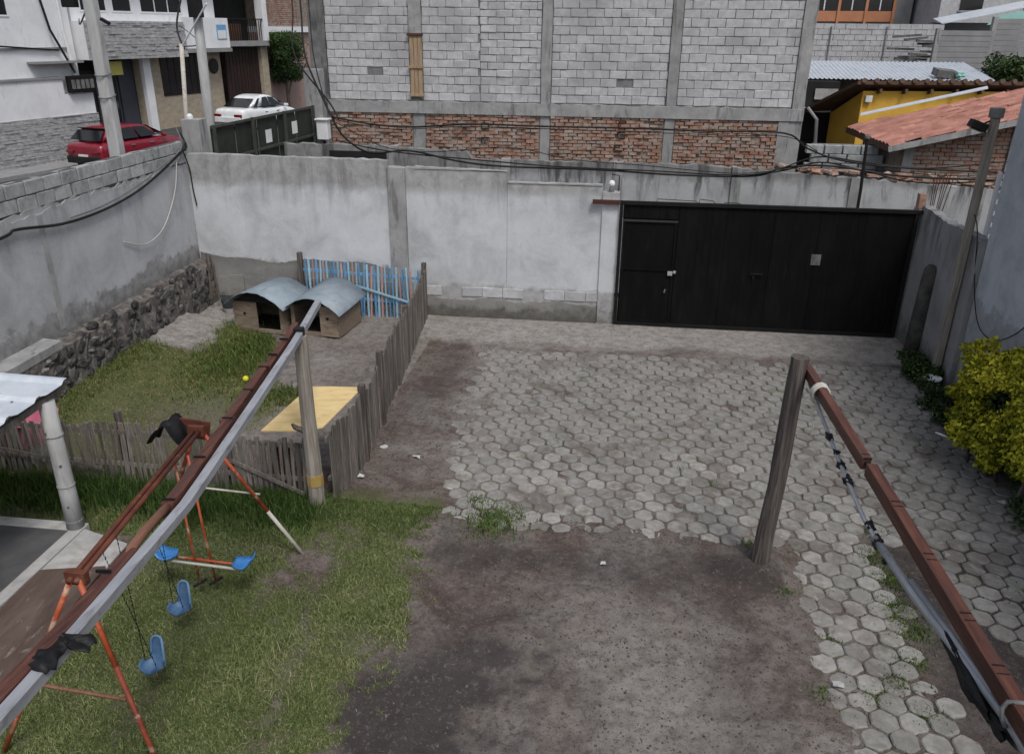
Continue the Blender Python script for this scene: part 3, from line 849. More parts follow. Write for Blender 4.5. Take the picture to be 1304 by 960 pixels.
# stones and clods of mixed size on the dirt
def pebbles():
    b = MB()
    src = [rock('pebble', 'soil_litter', 300 + i, .6) for i in range(4)]
    n = 0
    while n < 420:
        x, y = random.uniform(-2.9, 4.4), random.uniform(4.1, 13.2)
        if (x < -1.75 and y < 8.1) or (y > 7.8 and x > -1.4 and random.random() < .85): continue
        s = .012 + .03 * random.random() ** 3
        z = float(ground_z(x, y))
        mt = Matrix.Translation((x, y, z + s * .1)) @ Euler((random.random() * 6, random.random() * 6, random.random() * 6)).to_matrix().to_4x4() @ Matrix.Scale(s, 4)
        me = random.choice(src)
        b.add([mt @ v.co for v in me.vertices], [tuple(p.vertices) for p in me.polygons])
        n += 1
    tag(b.build('pebble_scatter', 'pebble'), 'small stones and clods scattered over the bare dirt', 'stones', kind='stuff')
pm('pebble', [(.06, .05, .045), (.14, .125, .115), (.28, .26, .24)], 12, bump=.6)
pebbles()

# ================================================================== walls of the yard
def ragged_wall(b, x0, x1, y0, y1, zb, ztop, step=.12, jit=.012, along='x'):
    """slab whose top edge is chipped; ztop is a number or function of the run"""
    L0, L1 = (x0, x1) if along == 'x' else (y0, y1)
    n = max(2, int((L1 - L0) / step))
    rows = []
    for i in range(n + 1):
        t = L0 + (L1 - L0) * i / n
        z = ztop(t) if callable(ztop) else ztop
        z += random.uniform(-jit, jit)
        rows.append((t, z))
    base = len(b.v)
    for t, z in rows:
        for (u, zz) in ((0, zb), (1, zb), (1, z + random.uniform(-jit, jit) * .6), (0, z)):
            b.v.append((t, (y0, y1)[u], zz) if along == 'x' else ((x0, x1)[u], t, zz))
    for i in range(n):
        p, q = base + i * 4, base + (i + 1) * 4
        for k in range(4):
            b.f.append((p + k, p + (k + 1) % 4, q + (k + 1) % 4, q + k))
    b.f.append((base, base + 1, base + 2, base + 3))
    e = base + n * 4
    b.f.append((e + 3, e + 2, e + 1, e))
    return b

bw = root('boundary_wall', (-4, 15, 0), 'pale rendered boundary wall between the block side wall and the black gate', 'wall')
ragged_wall(MB(), -8.04, -4.125, 14.90, 15.06, -.1, lambda t: 2.97 - .006 * (t + 8)).build('wall_panel', 'plaster_back', bw, label='tallest rendered panel above the dog houses')
ragged_wall(MB(), -4.12, -3.785, 14.87, 15.08, -.1, 2.82).build('pilaster', 'cement', bw, label='bare grey cement pilaster')
ragged_wall(MB(), -3.78, -1.875, 14.90, 15.06, -.1, lambda t: 2.83 - .02 * (t + 3.8)).build('wall_panel', 'plaster_back_low', bw)
ragged_wall(MB(), -1.87, -.125, 14.90, 15.06, -.1, lambda t: 2.6).build('wall_panel', 'plaster_back_low', bw)
ragged_wall(MB(), -.115, .185, 14.86, 15.08, -.1, 2.5).build('gate_pier', 'plaster_back_low', bw)
# coat edges: lips of render standing a little proud
cp = MB()
ragged_wall(cp, -3.6, -1.88, 14.885, 14.99, 2.815, lambda t: 2.86 - .02 * (t + 3.8), .07, .006)
cp.build('mortar_cap', 'concrete_pale', bw)
cp = MB()
ragged_wall(cp, -1.86, -.13, 14.885, 14.99, 2.605, 2.63, .07, .005)
cp.build('mortar_cap', 'concrete_pale', bw)
# rough exposed base courses
pl = MB()
for i in range(14):
    x0 = -8.0 + i * .28
    if x0 > -4.2: break
    pl.box((x0, 14.862, .2 + random.uniform(-.02, .02)), (x0 + .275, 14.9, .62 + random.uniform(-.03, .03)), .012)
ragged_wall(pl, -8.0, -4.13, 14.875, 14.898, .6, lambda t: 1.02 + .05 * math.sin(t * 2.1) + .025 * math.sin(t * 5.3 + 1) - .02 * (t + 8), .05, .009)
pl.build('plinth', 'plinth', bw)
pl = MB()
ragged_wall(pl, -3.77, -.14, 14.84, 14.899, -.1, lambda t: .37 + .03 * math.sin(t * 5), .07, .022)
pl.build('plinth', 'plinth', bw)
bk = [chunk('block', (.39, .03, .19), .008, .004, 'block', s) for s in range(3)]
for i, x in enumerate(np.arange(-3.55, -.3, .4)):
    if i in (1, 5): continue
    link('block', bk[i % 3], None, bw, (x + .2, 14.895, .5), (random.gauss(0, .01), 0, random.gauss(0, .01)))

# ---- left block wall with rubble footing
lw = root('block_wall', (-8.1, 10, 0), 'grey side wall of rendered blocks with a bare block top and dark rubble foot', 'wall')
ragged_wall(MB(), -8.2, -8.045, 3.0, 15.05, -.1, 2.8, .1, .03, 'y').build('wall_panel', 'plaster_left', lw)
ragged_wall(MB(), -8.06, -8.03, 3.0, 14.98, .9, lambda t: 2.76 + .03 * math.sin(t * 2.3) + random.uniform(-.03, .03), .12, .012, 'y').build('render_coat', 'plaster_left', lw)
blks = [chunk('block', (.155, .38, .186), .009, .005, 'block_old', 20 + s) for s in range(5)]
core = MB().box((-8.19, 3.0, 2.78), (-8.07, 15.03, 3.2))
core.build('mortar_bed', 'mortar_dark', lw)
for row in range(2):
    for i in range(30):
        y = 3.2 + i * .402 + (.2 if row else 0)
        if y > 14.9: break
        link('block', random.choice(blks), None, lw, (-8.125 + random.gauss(0, .003), y, 2.905 + row * .2), (0, random.gauss(0, .006), random.gauss(0, .006) + random.choice((0, math.pi))))
cap = MB()
cap.sheet([[(-8.04, y, .93 + .02 * math.sin(y)), (-7.9 + random.uniform(-.02, .02), y, .9 + random.uniform(-.02, .02)), (-7.78 + random.uniform(-.03, .03), y, .82 + random.uniform(-.03, .03))] for y in np.arange(10.2, 15.0, .16)], .09)
cap.build('footing_cap', 'stone_mortar', lw)
MB().sheet([[(-8.04, y, 1.02), (-7.74 + random.uniform(-.012, .012), y, 1.0)] for y in np.arange(3.2, 10.3, .3)], .12).build('footing_ledge', 'cement', lw)
fb = MB()
fb.sheet([[(-7.765 + random.uniform(-.02, .03), y, z) for z in (-.05, .2, .45, .68, .88)] for y in np.arange(3.2, 15.0, .1)], .22, up=(1, 0, 0))
fb.build('footing_core', 'stone_mortar', lw)
rocks = [rock('footing_stone', 'stone', s) for s in range(7)]
yy = 8.0
n = 0
while yy < 14.85:
    zz = .1 + random.random() * .1
    while zz < .82:
        s = random.uniform(.16, .36)
        x = -7.815 + .03 * (1 - zz)
        if 14.3 > yy or zz < .7:
            link('footing_stone', random.choice(rocks), None, lw, (x + random.uniform(-.03, .03), yy + random.uniform(-.05, .05), zz + .12 * sstep(yy, 9, 11)), (random.gauss(0, .3), random.gauss(0, .25), random.choice((0, math.pi)) + random.gauss(0, .3)), (s * .45, s * random.uniform(.9, 1.35), s * random.uniform(.8, 1.1)))
        zz += s * .68
    yy += random.uniform(.17, .24)

ragged_wall(MB(), -8.035, -8.022, 10.5, 10.62, 1.0, 2.7, .05, .02, 'y').build('joint_strip', 'cement', lw)
# cables on the left wall
def cable(name, pts, r, label, group=None, mat='cable', smooth=6, wob=0.):
    P = [Vector(p) for p in pts]
    q = []
    for i in range(len(P) - 1):
        a, b_, c, d = P[max(i - 1, 0)], P[i], P[i + 1], P[min(i + 2, len(P) - 1)]
        for k in range(smooth):
            t = k / smooth
            v = .5 * ((2 * b_) + (c - a) * t + (2 * a - 5 * b_ + 4 * c - d) * t * t + (3 * b_ - a - 3 * c + d) * t ** 3)
            q.append(v + Vector([random.gauss(0, wob) for _ in range(3)]))
    q.append(P[-1])
    return tag(MB().tube(q, r, 6).build(name, mat, smooth=True), label, 'cable', group)
cable('wall_cable', [(-7.98, 7.5, 2.5), (-7.99, 9.67, 2.58), (-7.98, 10, 2.63), (-7.98, 10.96, 2.5), (-7.98, 11.95, 2.49), (-7.98, 12.89, 2.58), (-7.98, 13.7, 2.75), (-8.0, 14.69, 3.02), (-8.02, 14.96, 3.1), (-8.3, 15.3, 3.3)], .021, 'thick black cable sagging along the upper block side wall')
cable('wall_cable', [(-7.99, 11.2, 2.54), (-7.98, 12.0, 2.56), (-7.98, 13, 2.68), (-7.98, 13.8, 2.86), (-8.01, 14.75, 3.1), (-8.3, 15.2, 3.4)], .012, 'thin grey cable just above the thick black one on the side wall', mat='cable_grey')
cable('wall_cable', [(-8.0, 14.75, 3.08), (-7.97, 14.86, 2.7), (-7.96, 14.87, 2.3), (-7.93, 14.87, 2.0)], .012, 'black cable dropping down the inner wall corner')
cable('hanging_wire', [(-8.0, 14.5, 2.95), (-7.98, 14.3, 2.5), (-7.98, 14.0, 2.12), (-7.97, 13.55, 1.8), (-7.98, 12.98, 1.7), (-8.0, 12.4, 1.88)], .009, 'pale wire looping down the side wall near the corner', mat='rope_white')

# sticks in the corner
for i, (p, q) in enumerate([((-7.6, 14.3, .3), (-7.85, 14.8, 1.08)), ((-7.52, 14.45, .28), (-7.8, 14.85, 1.02))]):
    tag(MB().tube([p, ((p[0] + q[0]) / 2 + .01, (p[1] + q[1]) / 2, (p[2] + q[2]) / 2 + .02), q], [.022, .02, .016], 7).build('stick', 'bark'),
        ['longer rough stick leaning in the wall corner', 'shorter rough stick leaning in the wall corner'][i], 'stick', 'sticks in the wall corner')

# ---- black sheet-metal gate
gt = root('metal_gate', (2.8, 14.85, 0), 'wide black sheet metal gate with a small wicket door', 'gate')
fr = MB()
fr.box((.2, 14.8, .015), (.26, 14.86, 2.3)).box((5.32, 14.8, .015), (5.38, 14.86, 2.3)).box((.262, 14.8, .015), (5.318, 14.86, .075))
fr.build('gate_frame', 'gate_frame', gt)
MB().box((.2, 14.79, 2.304), (5.5, 14.87, 2.365)).build('top_rail', 'gate_frame', gt)
MB().box((-.3, 14.78, 2.3), (.196, 14.858, 2.37)).build('rail_end', 'gate_red', gt, label='rust red end of the top rail')
def sheet_panel(x0, x1, z0, z1, name='gate_panel'):
    b = MB()
    n = max(2, round((x1 - x0) / .115))
    prof = []
    for i in range(n):
        a = x0 + (x1 - x0) * i / n
        w = (x1 - x0) / n
        prof += [(a, 14.825), (a + w * .62, 14.825), (a + w * .7, 14.829), (a + w * .92, 14.829)]
    prof.append((x1, 14.825))
    b.sheet([[(x, y + random.gauss(0, .0012), z) for z in (z0, (z0 + z1) / 2, z1)] for x, y in prof], .004, up=(0, -1, 0))
    return b.build(name, 'gate_black', gt)
MB().box((.27, 14.842, .08), (5.316, 14.848, 2.3)).build('added_backing', 'gate_black', gt)  # added sheet, keeps the lit background from showing through the panel seams
for (a, c) in ((1.275, 2.12), (2.126, 2.96), (2.966, 3.74), (3.746, 4.52), (4.526, 5.316)):
    sheet_panel(a, c, .08, 2.3)
sheet_panel(.264, 1.268, 2.06, 2.3)
w = MB()
w.sheet([[(x, 14.818 + random.gauss(0, .0015), z) for z in (.1, 1.0, 2.0)] for x in np.linspace(.3, 1.24, 12)], .004, up=(0, -1, 0))
wd = w.build('wicket_door', 'gate_black', gt)
w = MB()
w.box((.29, 14.796, .1), (.325, 14.82, 2.0)).box((1.215, 14.796, .1), (1.25, 14.82, 2.0)).box((.327, 14.796, .1), (1.213, 14.82, .135)).box((.327, 14.796, 1.1), (1.213, 14.82, 1.13))
w.build('door_frame', 'gate_black', wd)
MB().box((.29, 14.786, 2.003), (1.26, 14.82, 2.035)).build('door_head', 'rail_edge', wd)
MB().box((.285, 14.79, 1.1), (.289, 14.82, 2.0)).build('edge_strip', 'rail_edge', wd)
MB().obox((1.19, 14.785, 1.06), (.09, .02, .08)).obox((1.27, 14.785, 1.09), (.05, .02, .05), (0, .5, 0)).build('lock_plate', 'concrete_pale', wd, bevel=.004)
MB().obox((1.12, 14.785, .72), (.03, .02, .07), (0, .3, 0)).build('handle', 'cable_grey', wd, bevel=.004)
MB().obox((2.75, 14.785, 1.12), (.22, .025, .022)).obox((2.7, 14.78, 1.05), (.035, .025, .06)).build('latch', 'gate_frame', gt, bevel=.003)
MB().obox((3.76, 14.812, 1.42), (.17, .004, .2)).build('repair_patch', 'cement_dark', gt, label='grey square repair patch')
for z in (.45, 1.2, 1.95):
    MB().lathe((.215, 14.785, z), [(.016, -.07), (.016, .07)], 8).build('hinge', 'gate_frame', gt)
wr = MB()
for (a, c, hh) in ((.85, 1.55, .05), (1.6, 1.85, .07), (2.05, 2.3, .03)):
    wr.tube([(a, 14.83, 2.366), (a + .01, 14.83, 2.366 + hh), (c, 14.83, 2.366 + hh * .6), (c + .03, 14.83, 2.366)], .007, 5)
wr.build('top_bracket', 'gate_frame', gt)
# security lamp on the pier
sl = root('wall_lamp', (.03, 14.9, 2.5), 'small white bulb lamp on the gate pier', 'lamp')
MB().lathe((.03, 14.95, 2.503), [(.05, 0), (.05, .05), (.03, .08)], 12).build('lamp_base', 'cement_dark', sl)
MB().lathe((.03, 14.95, 2.584), [(.03, 0), (.055, .03), (.06, .07), (.035, .11), (.004, .12)], 12).build('bulb', 'white_plain', sl, smooth=True)
MB().tube([(.16, 15.0, 2.5), (.16, 15.0, 2.78), (.02, 15.0, 2.8)], .01, 6).build('lamp_arm', 'cable', sl)
# gate pier on the right with starter bars
gp = root('gate_pier', (5.55, 15, 0), 'unfinished grey gate pier topped with starter bars', 'pier')
ragged_wall(MB(), 5.4, 5.72, 14.92, 15.2, -.1, 2.36).build('shaft', 'cement', gp)
MB().box((5.38, 14.95, 2.37), (5.5, 15.1, 2.62), .01).build('brick_stub', 'brick', gp, bevel=.01)
for i in range(7):
    x = 5.6 + .035 * i
    MB().tube([(x, 15.0 + .03 * (i % 3), 2.33), (x + .01 * i - .02, 15.0 + .03 * (i % 3), 2.65), (x + .018 * i - .03, 15.02, 2.92 + .05 * (i % 2))], .0075, 6).build('starter_bar', 'rust', gp)
# thin black post with wires behind the gate
bp = root('thin_post', (4.46, 15.25, 0), 'thin black pole standing behind the gate', 'pole')
MB().tube([(4.47, 15.25, 0), (4.45, 15.25, 2.6), (4.41, 15.25, 3.5)], .028, 8).build('shaft', 'cable', bp)
MB().lathe((4.41, 15.25, 3.5), [(.05, 0), (.05, .04), (.02, .07)], 8).build('cap', 'cement_dark', bp)

# ---- right-hand walls
rw = root('return_wall', (5.6, 14, 0), 'stained grey return wall beside the gate', 'wall')
ragged_wall(MB(), 5.43, 5.6, 12.36, 14.9, -.1, lambda t: 2.42 + .02 * math.sin(4 * t), .1, .02, 'y').build('wall_panel', 'plaster_right', rw)
hw = root('house_wall', (5.8, 9, 0), 'blue grey rendered house wall behind the yellow shrub', 'wall')
ragged_wall(MB(), 5.5, 5.75, 2.0, 12.34, -.1, 5.2, .3, .004, 'y').build('wall_panel', 'plaster_house', hw)
MB().box((5.752, 2.0, 5.0), (9.5, 12.3, 5.18)).build('roof_slab', 'cement', hw)
ragged_wall(MB(), 5.755, 9.5, 12.1, 12.3, -.1, 4.99, .4, .0).build('wall_panel', 'plaster_house', hw)
MB().tube([(5.38, 13.86, -.05), (5.38, 13.84, .6), (5.385, 13.82, 1.35), (5.39, 13.81, 1.6), (5.4, 13.81, 1.66)], [.15, .145, .13, .12, .07], 14, jit=.03).build('pipe_stub', 'stub_dark', smooth=True, label='dark stained half round concrete stub against the return wall', cat='stub')
up = root('yard_pole', (5.36, 12.7, 0), 'weathered square pole with a floodlight beside the return wall', 'pole')
MB().bar((5.35, 12.72, -.05), (5.37, 12.72, 4.1), .11, .1, up=(0, 1, 0)).build('shaft', 'post_pale', up, bevel=.012)
MB().box((5.29, 12.65, 4.102), (5.45, 12.79, 4.24)).build('cap_box', 'cement_dark', up, bevel=.01)
fl = MB().obox((5.14, 12.68, 4.0), (.24, .16, .11), (0, .35, 0)).build('floodlight', 'gate_frame', up, bevel=.012)
MB().obox((5.13, 12.68, 3.935), (.19, .12, .008), (0, .35, 0)).build('lens', 'cable_grey', fl)
MB().bar((5.22, 12.7, 4.02), (5.3, 12.71, 4.06), .02, .02).build('bracket', 'gate_frame', up)
cable('pole_wire', [(5.36, 12.64, 2.75), (5.4, 12.5, 2.5), (5.45, 12.3, 1.75), (5.45, 11.9, 1.3), (5.45, 11.4, 1.25), (5.47, 10.9, 1.5), (5.48, 10.4, 2.0)], .008, 'black wire looping from the yard pole to the house wall')
lv = root('louvre', (5.8, 12.7, 0), 'white slatted louvre beside the house corner', 'louvre')
for i in range(5):
    MB().obox((5.78, 12.75, 2.5 + i * .17), (.3, .16, .025), (R(18), 0, 0)).build('slat', 'white_plain', lv)
for x in (5.625, 5.945):
    MB().box((x - .015, 12.7, -.05), (x + .015, 12.8, 3.35)).build('side_frame', 'white_plain', lv)
pot = root('plant_pot', (5.2, 12.55, 0), 'dark round pot with a white rim at the pole foot', 'pot')
z0 = float(ground_z(5.22, 12.45))
MB().lathe((5.22, 12.45, z0), [(.09, 0), (.13, .2), (.12, .2), (.11, .15)], 16).build('pot_body', 'pail_dark', pot, smooth=False)
MB().lathe((5.22, 12.45, z0 + .201), [(.118, 0), (.142, 0), (.142, .025), (.118, .025)], 16).build('rim', 'white_plain', pot)

# ---- shrub and plants on the right
def leaf_cloud(n, sampler, size, tone_f):
    """n leaf quads; sampler -> positions and outward normals"""
    p, nr = sampler(n)
    N = len(p)
    d = nr + RNG.normal(0, .7, (N, 3))
    d /= np.linalg.norm(d, axis=1)[:, None]
    s = np.cross(d, RNG.normal(0, 1, (N, 3)))
    s /= np.linalg.norm(s, axis=1)[:, None]
    t = np.cross(d, s)
    l = RNG.uniform(.6, 1.3, N)[:, None] * size
    c = np.zeros((N, 4, 3))
    c[:, 0] = p
    c[:, 1] = p + t * l * .5 + s * l * .27 + d * l * .12
    c[:, 2] = p + t * l
    c[:, 3] = p + t * l * .5 - s * l * .27 + d * l * .12
    return c, tone_f(p, N)

def lump_sampler(lumps, shell=.35):
    """lumps: (cx,cy,cz, rx,ry,rz)"""
    L = np.array(lumps)
    w = L[:, 3] * L[:, 4] + L[:, 5] * L[:, 3]
    w = w / w.sum()
    def f(n):
        i = RNG.choice(len(L), n, p=w)
        u = RNG.normal(0, 1, (n, 3))
        u /= np.linalg.norm(u, axis=1)[:, None]
        r = 1 - shell * RNG.uniform(0, 1, n) ** 2.2 + RNG.normal(0, .05, n)
        p = L[i, :3] + u * L[i, 3:] * r[:, None]
        return p, u
    return f
sh = root('shrub', (5.0, 9.8, 0), 'bushy yellow green shrub against the house wall', 'shrub')
lumps = []
for i in range(95):
    a, e = random.uniform(0, 6.28), random.uniform(-.55, 1.35)
    k = random.uniform(.6, .95)
    r = random.uniform(.1, .24)
    lumps.append((5.2 + .62 * k * math.cos(a) * math.cos(e), 9.75 + 1.25 * k * math.sin(a) * math.cos(e), .74 + .78 * k * math.sin(e), r, r, r * .8))
lumps = [l for l in lumps if l[0] < 5.4 and l[2] > .2]
f = lump_sampler(lumps, .5)
def clip_wall(c, tone, xmax=5.49):
    k = (c[:, :, 0].max(1) < xmax) & (c[:, :, 2].min(1) > .01)
    return c[k], tone[k]
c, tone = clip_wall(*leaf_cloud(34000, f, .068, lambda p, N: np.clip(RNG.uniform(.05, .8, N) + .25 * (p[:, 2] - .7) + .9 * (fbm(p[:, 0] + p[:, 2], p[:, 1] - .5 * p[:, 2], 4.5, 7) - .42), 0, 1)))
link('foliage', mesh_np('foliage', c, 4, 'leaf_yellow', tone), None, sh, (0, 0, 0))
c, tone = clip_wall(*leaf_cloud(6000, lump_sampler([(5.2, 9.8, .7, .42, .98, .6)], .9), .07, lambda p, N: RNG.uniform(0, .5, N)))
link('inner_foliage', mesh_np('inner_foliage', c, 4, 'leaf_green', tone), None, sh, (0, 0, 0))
for i in range(6):
    MB().tube([(4.98 + random.uniform(-.1, .1), 9.85 + random.uniform(-.3, .3), -.03), (4.98 + random.uniform(-.2, .2), 9.85 + random.uniform(-.5, .5), .5), (4.98 + random.uniform(-.35, .35), 9.85 + random.uniform(-.8, .8), 1.1)], [.022, .016, .006], 6).build('stem', 'bark', sh)
sp = []
for i in range(16):
    a = random.uniform(0, 6.28)
    bx, by = 5.0 + .38 * math.cos(a) * random.random(), 10.2 + .7 * math.sin(a) * random.random()
    for k in range(5):
        sp.append((bx + random.gauss(0, .02), by + random.gauss(0, .02), 1.25 + .06 * k, .045, .045, .04))
c, tone = clip_wall(*leaf_cloud(1600, lump_sampler(sp, .9), .075, lambda p, N: RNG.uniform(.4, 1, N)))
link('sprig', mesh_np('sprig', c, 4, 'leaf_yellow', tone), None, sh, (0, 0, 0))
for j, (cx, cy, rx, ry, rz, lab) in enumerate([(5.2, 13.0, .2, .55, .22, 'low dark green plants around the foot of the yard pole'), (5.15, 11.5, .26, .62, .24, 'low dark green plants between the yard pole and the yellow shrub'), (5.2, 8.45, .3, .6, .16, 'low green weeds in front of the yellow shrub')]):
    g = root('border_plant', (cx, cy, 0), lab, 'plant', 'low plants along the right wall')
    L = [(cx + random.uniform(-rx, rx), cy + random.uniform(-ry, ry), .06 + random.uniform(0, rz), .12, .12, .09) for _ in range(34)]
    c, tone = clip_wall(*leaf_cloud(5200, lump_sampler(L, .8), .05, lambda p, N: RNG.uniform(0, .95, N)), 5.42)
    link('foliage', mesh_np('foliage', c, 4, 'leaf_green', tone), None, g, (0, 0, 0))
    for i in range(4):
        x, y = cx + random.uniform(-rx, rx) * .6, cy + random.uniform(-ry, ry) * .6
        MB().tube([(x, y, -.03), (x + .02, y, .15), (x + .03, y + .02, rz + .1)], [.008, .006, .003], 5).build('stem', 'bark', g)
MB().bar((5.0, 8.92, -.05), (5.1, 8.85, 1.0), .07, .06, up=(0, 1, 0)).build('stake', 'post_dark', bevel=.01, label='short dark wooden stake in front of the yellow shrub', cat='stake')

# ================================================================== things in the yard
def gz1(x, y):
    return float(ground_z(np.array([x]), np.array([y]))[0])

# ---- picket fences
pk = [chunk('picket', (.048, .016, 1.), .004, .004, 'picket_wood', 60 + s) for s in range(6)]
def pickets(parent, pts, n, hfun, meshes, wvar=.35, lean=.03, name='picket', gap=0., face=0.):
    for i in range(n):
        t = (i + .5) / n
        if random.random() < gap: continue
        L = t * (len(pts) - 1)
        k = min(int(L), len(pts) - 2)
        a, b = Vector(pts[k]), Vector(pts[k + 1])
        p = a + (b - a) * (L - k)
        ang = math.atan2(b.y - a.y, b.x - a.x)
        h = hfun(t) + random.gauss(0, .025)
        z = gz1(p.x, p.y) - .04
        me = meshes[i % len(meshes)] if isinstance(meshes, list) and name == 'slat' else random.choice(meshes)
        nrm = Vector((math.sin(ang), -math.cos(ang), 0)) * face
        link(name, me, None, parent, (p.x + nrm.x, p.y + nrm.y, z + h / 2), (random.gauss(0, lean * .5), random.gauss(0, lean), ang + random.gauss(0, .06)),
             (random.uniform(1 - wvar, 1 + wvar), 1, h))
def post(parent, x, y, h, s=.08, mat='post_dark', name='post'):
    return MB().bar((x, y, gz1(x, y) - .06), (x + random.gauss(0, .01), y + random.gauss(0, .01), h), s, s, up=(0, 1, 0)).build(name, mat, parent, bevel=.008)

ff = root('picket_fence', (-5.4, 8.05, 0), 'weathered grey picket fence between the lawn and the dog yard', 'fence')
pickets(ff, [(-7.7, 8.1), (-5.5, 8.06), (-3.35, 7.98)], 60, lambda t: .84 - .03 * math.sin(t * 9), pk, lean=.04, gap=.02)
MB().bar((-7.7, 8.13, .68), (-3.3, 8.01, .7), .03, .05).build('rail', 'picket_wood', ff)
MB().bar((-7.7, 8.13, .25), (-3.3, 8.01, .26), .03, .05).build('rail', 'picket_wood', ff)
MB().bar((-7.6, 8.03, .42), (-6.0, 8.02, .2), .012, .035).build('brace', 'picket_wood', ff)
MB().bar((-4.3, 8.0, .45), (-3.4, 7.93, .1), .015, .05).build('brace', 'picket_wood', ff)
for x in (-7.2, -5.75, -4.4):
    post(ff, x, 8.16, .92, .07)

sf = root('picket_fence', (-3.2, 11.5, 0), 'tall close set brown picket fence along the dirt path', 'fence')
pk2 = [chunk('picket', (.055, .018, 1.), .005, .005, 'picket_wood', 80 + s) for s in range(6)]
pickets(sf, [(-3.06, 7.98), (-2.98, 8.5), (-2.97, 8.95)], 16, lambda t: .99 + .03 * t, pk2, wvar=.25, lean=.025)
pickets(sf, [(-3.06, 10.12), (-3.15, 11.6), (-3.28, 13.2), (-3.42, 14.72)], 66, lambda t: 1.02 + .03 * math.sin(t * 7), pk2, wvar=.25, lean=.03)
for z in (.3, .82):
    MB().bar((-3.1, 7.98, z), (-3.02, 9.0, z), .03, .05).build('rail', 'picket_wood', sf)
    MB().bar((-3.1, 10.1, z), (-3.46, 14.7, z), .03, .05).build('rail', 'picket_wood', sf)
for (x, y, h) in ((-2.97, 9.02, 1.08), (-3.03, 10.06, 1.12), (-3.46, 14.76, 1.08), (-3.24, 12.4, 1.0)):
    post(sf, x, y, h, .085)
lg = root('fence_gate', (-3.0, 9.55, 0), 'low picket gate set between two dark posts in the side fence', 'gate')
pickets(lg, [(-2.99, 9.1), (-3.03, 9.98)], 11, lambda t: .9 + .06 * t, pk, lean=.03)
for z in (.3, .72):
    MB().bar((-3.02, 9.08, z), (-3.06, 9.99, z), .025, .045).build('rail', 'picket_wood', lg)

bf = root('painted_fence', (-4.6, 14.6, 0), 'blue and pink painted picket fence before the rendered wall', 'fence')
cb = [chunk('slat', (.034, .014, 1.), .004, .003, m, 90 + i) for i, m in enumerate(['picket_blue', 'picket_sky', 'picket_pink', 'picket_blue', 'picket_sky', 'picket_pink', 'picket_sky', 'picket_blue'])]
pickets(bf, [(-5.8, 14.62), (-3.5, 14.58)], 32, lambda t: 1.15 - .13 * t, cb, wvar=.3, lean=.02, name='slat')
for z in (.3, .8):
    MB().bar((-5.85, 14.65, z + .08), (-3.5, 14.61, z), .03, .05).build('rail', 'picket_blue', bf)
MB().bar((-4.75, 14.57, .62), (-3.65, 14.55, .32), .015, .04).build('brace', 'picket_sky', bf)
MB().bar((-5.86, 14.63, 0), (-5.86, 14.63, 1.22), .09, .09, up=(0, 1, 0)).build('post', 'post_dark', bf, bevel=.008)

# ---- dog houses
def dog_house(x, y, w, d, h, rz, label, sag):
    g = root('dog_house', (x, y, gz1(x, y) - .01), label, 'dog house', 'dog houses by the wall', rz)
    hw_, hd = w / 2, d / 2
    # plank walls, local axes: x width, front faces -y
    def planks(a, b, along, pos, z0, z1, nm='plank', n=3):
        for i in range(n):
            za, zb = z0 + (z1 - z0) * i / n + .002, z0 + (z1 - z0) * (i + 1) / n - .003
            q = MB()
            if along == 'x': q.box((a, pos - .011, za), (b, pos + .011, zb), .002)
            else: q.box((pos - .011, a, za), (pos + .011, b, zb), .002)
            q.build(nm, 'dog_wood', g, local=True, bevel=.003)
    planks(-hd, hd, 'y', -hw_, .03, h, n=3)
    planks(-hd, hd, 'y', hw_, .03, h, n=3)
    planks(-hw_ + .014, hw_ - .014, 'x', hd - .014, .03, h, n=3)
    if sag < 0:      # door on the right half
        planks(-hw_ + .014, -.02, 'x', -hd + .012, .03, h, n=2)
        dx0, dx1 = -.02, hw_ - .06
    else:
        planks(.1, hw_ - .014, 'x', -hd + .012, .03, h, n=2)
        dx0, dx1 = -hw_ + .06, .1
    MB().box((dx1 + .002 if sag < 0 else dx0 - .046, -hd + .0, .03), (dx1 + .046 if sag < 0 else dx0 - .002, -hd + .024, h)).build('door_post', 'dog_wood', g, local=True)
    MB().box((dx0, -hd + .0, .03), (dx1, -hd + .024, .1)).build('sill', 'dog_wood', g, local=True)
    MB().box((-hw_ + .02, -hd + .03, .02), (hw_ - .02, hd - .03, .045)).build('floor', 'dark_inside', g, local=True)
    hx = -hw_ * .55 if sag < 0 else hw_ * .55
    MB().lathe((hx, -hd + .001, h * .62), [(.028, -.008), (.028, .002)], 10, 'y').build('air_hole', 'dark_inside', g, local=True)
    fm = MB()
    pts = []
    for i in range(13):
        t = i / 12
        pts.append((-hw_ + w * t, h + (.16 * math.sin(math.pi * t) if True else 0)))
    for yy in (-hd + .012, hd - .014):
        vs = [(px, yy - .01, pz) for px, pz in pts] + [(px, yy + .01, pz) for px, pz in pts]
        fm.add(vs, [tuple(range(13)), tuple(range(25, 12, -1))] + [(i, i + 13, i + 14, i + 1) for i in range(12)] + [(0, 12, 25, 13)])
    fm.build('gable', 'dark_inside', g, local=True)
    rows = []
    for i in range(19):
        t = -.12 + 1.24 * i / 18
        zz = h + .03 + .185 * math.sin(math.pi * min(max(t, 0), 1)) + (.0 if 0 <= t <= 1 else -.9 * (abs(t - .5) - .5))
        rows.append([(-hw_ + w * t, yy, zz + random.gauss(0, .004) + (.02 * (yy / hd) * sag)) for yy in (-hd - .17, 0, hd + .1)])
    MB().sheet(rows, .006).build('roof_sheet', 'galvanised', g, local=True, smooth=True)
    return g
dog_house(-6.2, 13.85, .98, .95, .6, R(-7), 'left plank dog house with a curved grey metal roof beside the dark pail', -1)
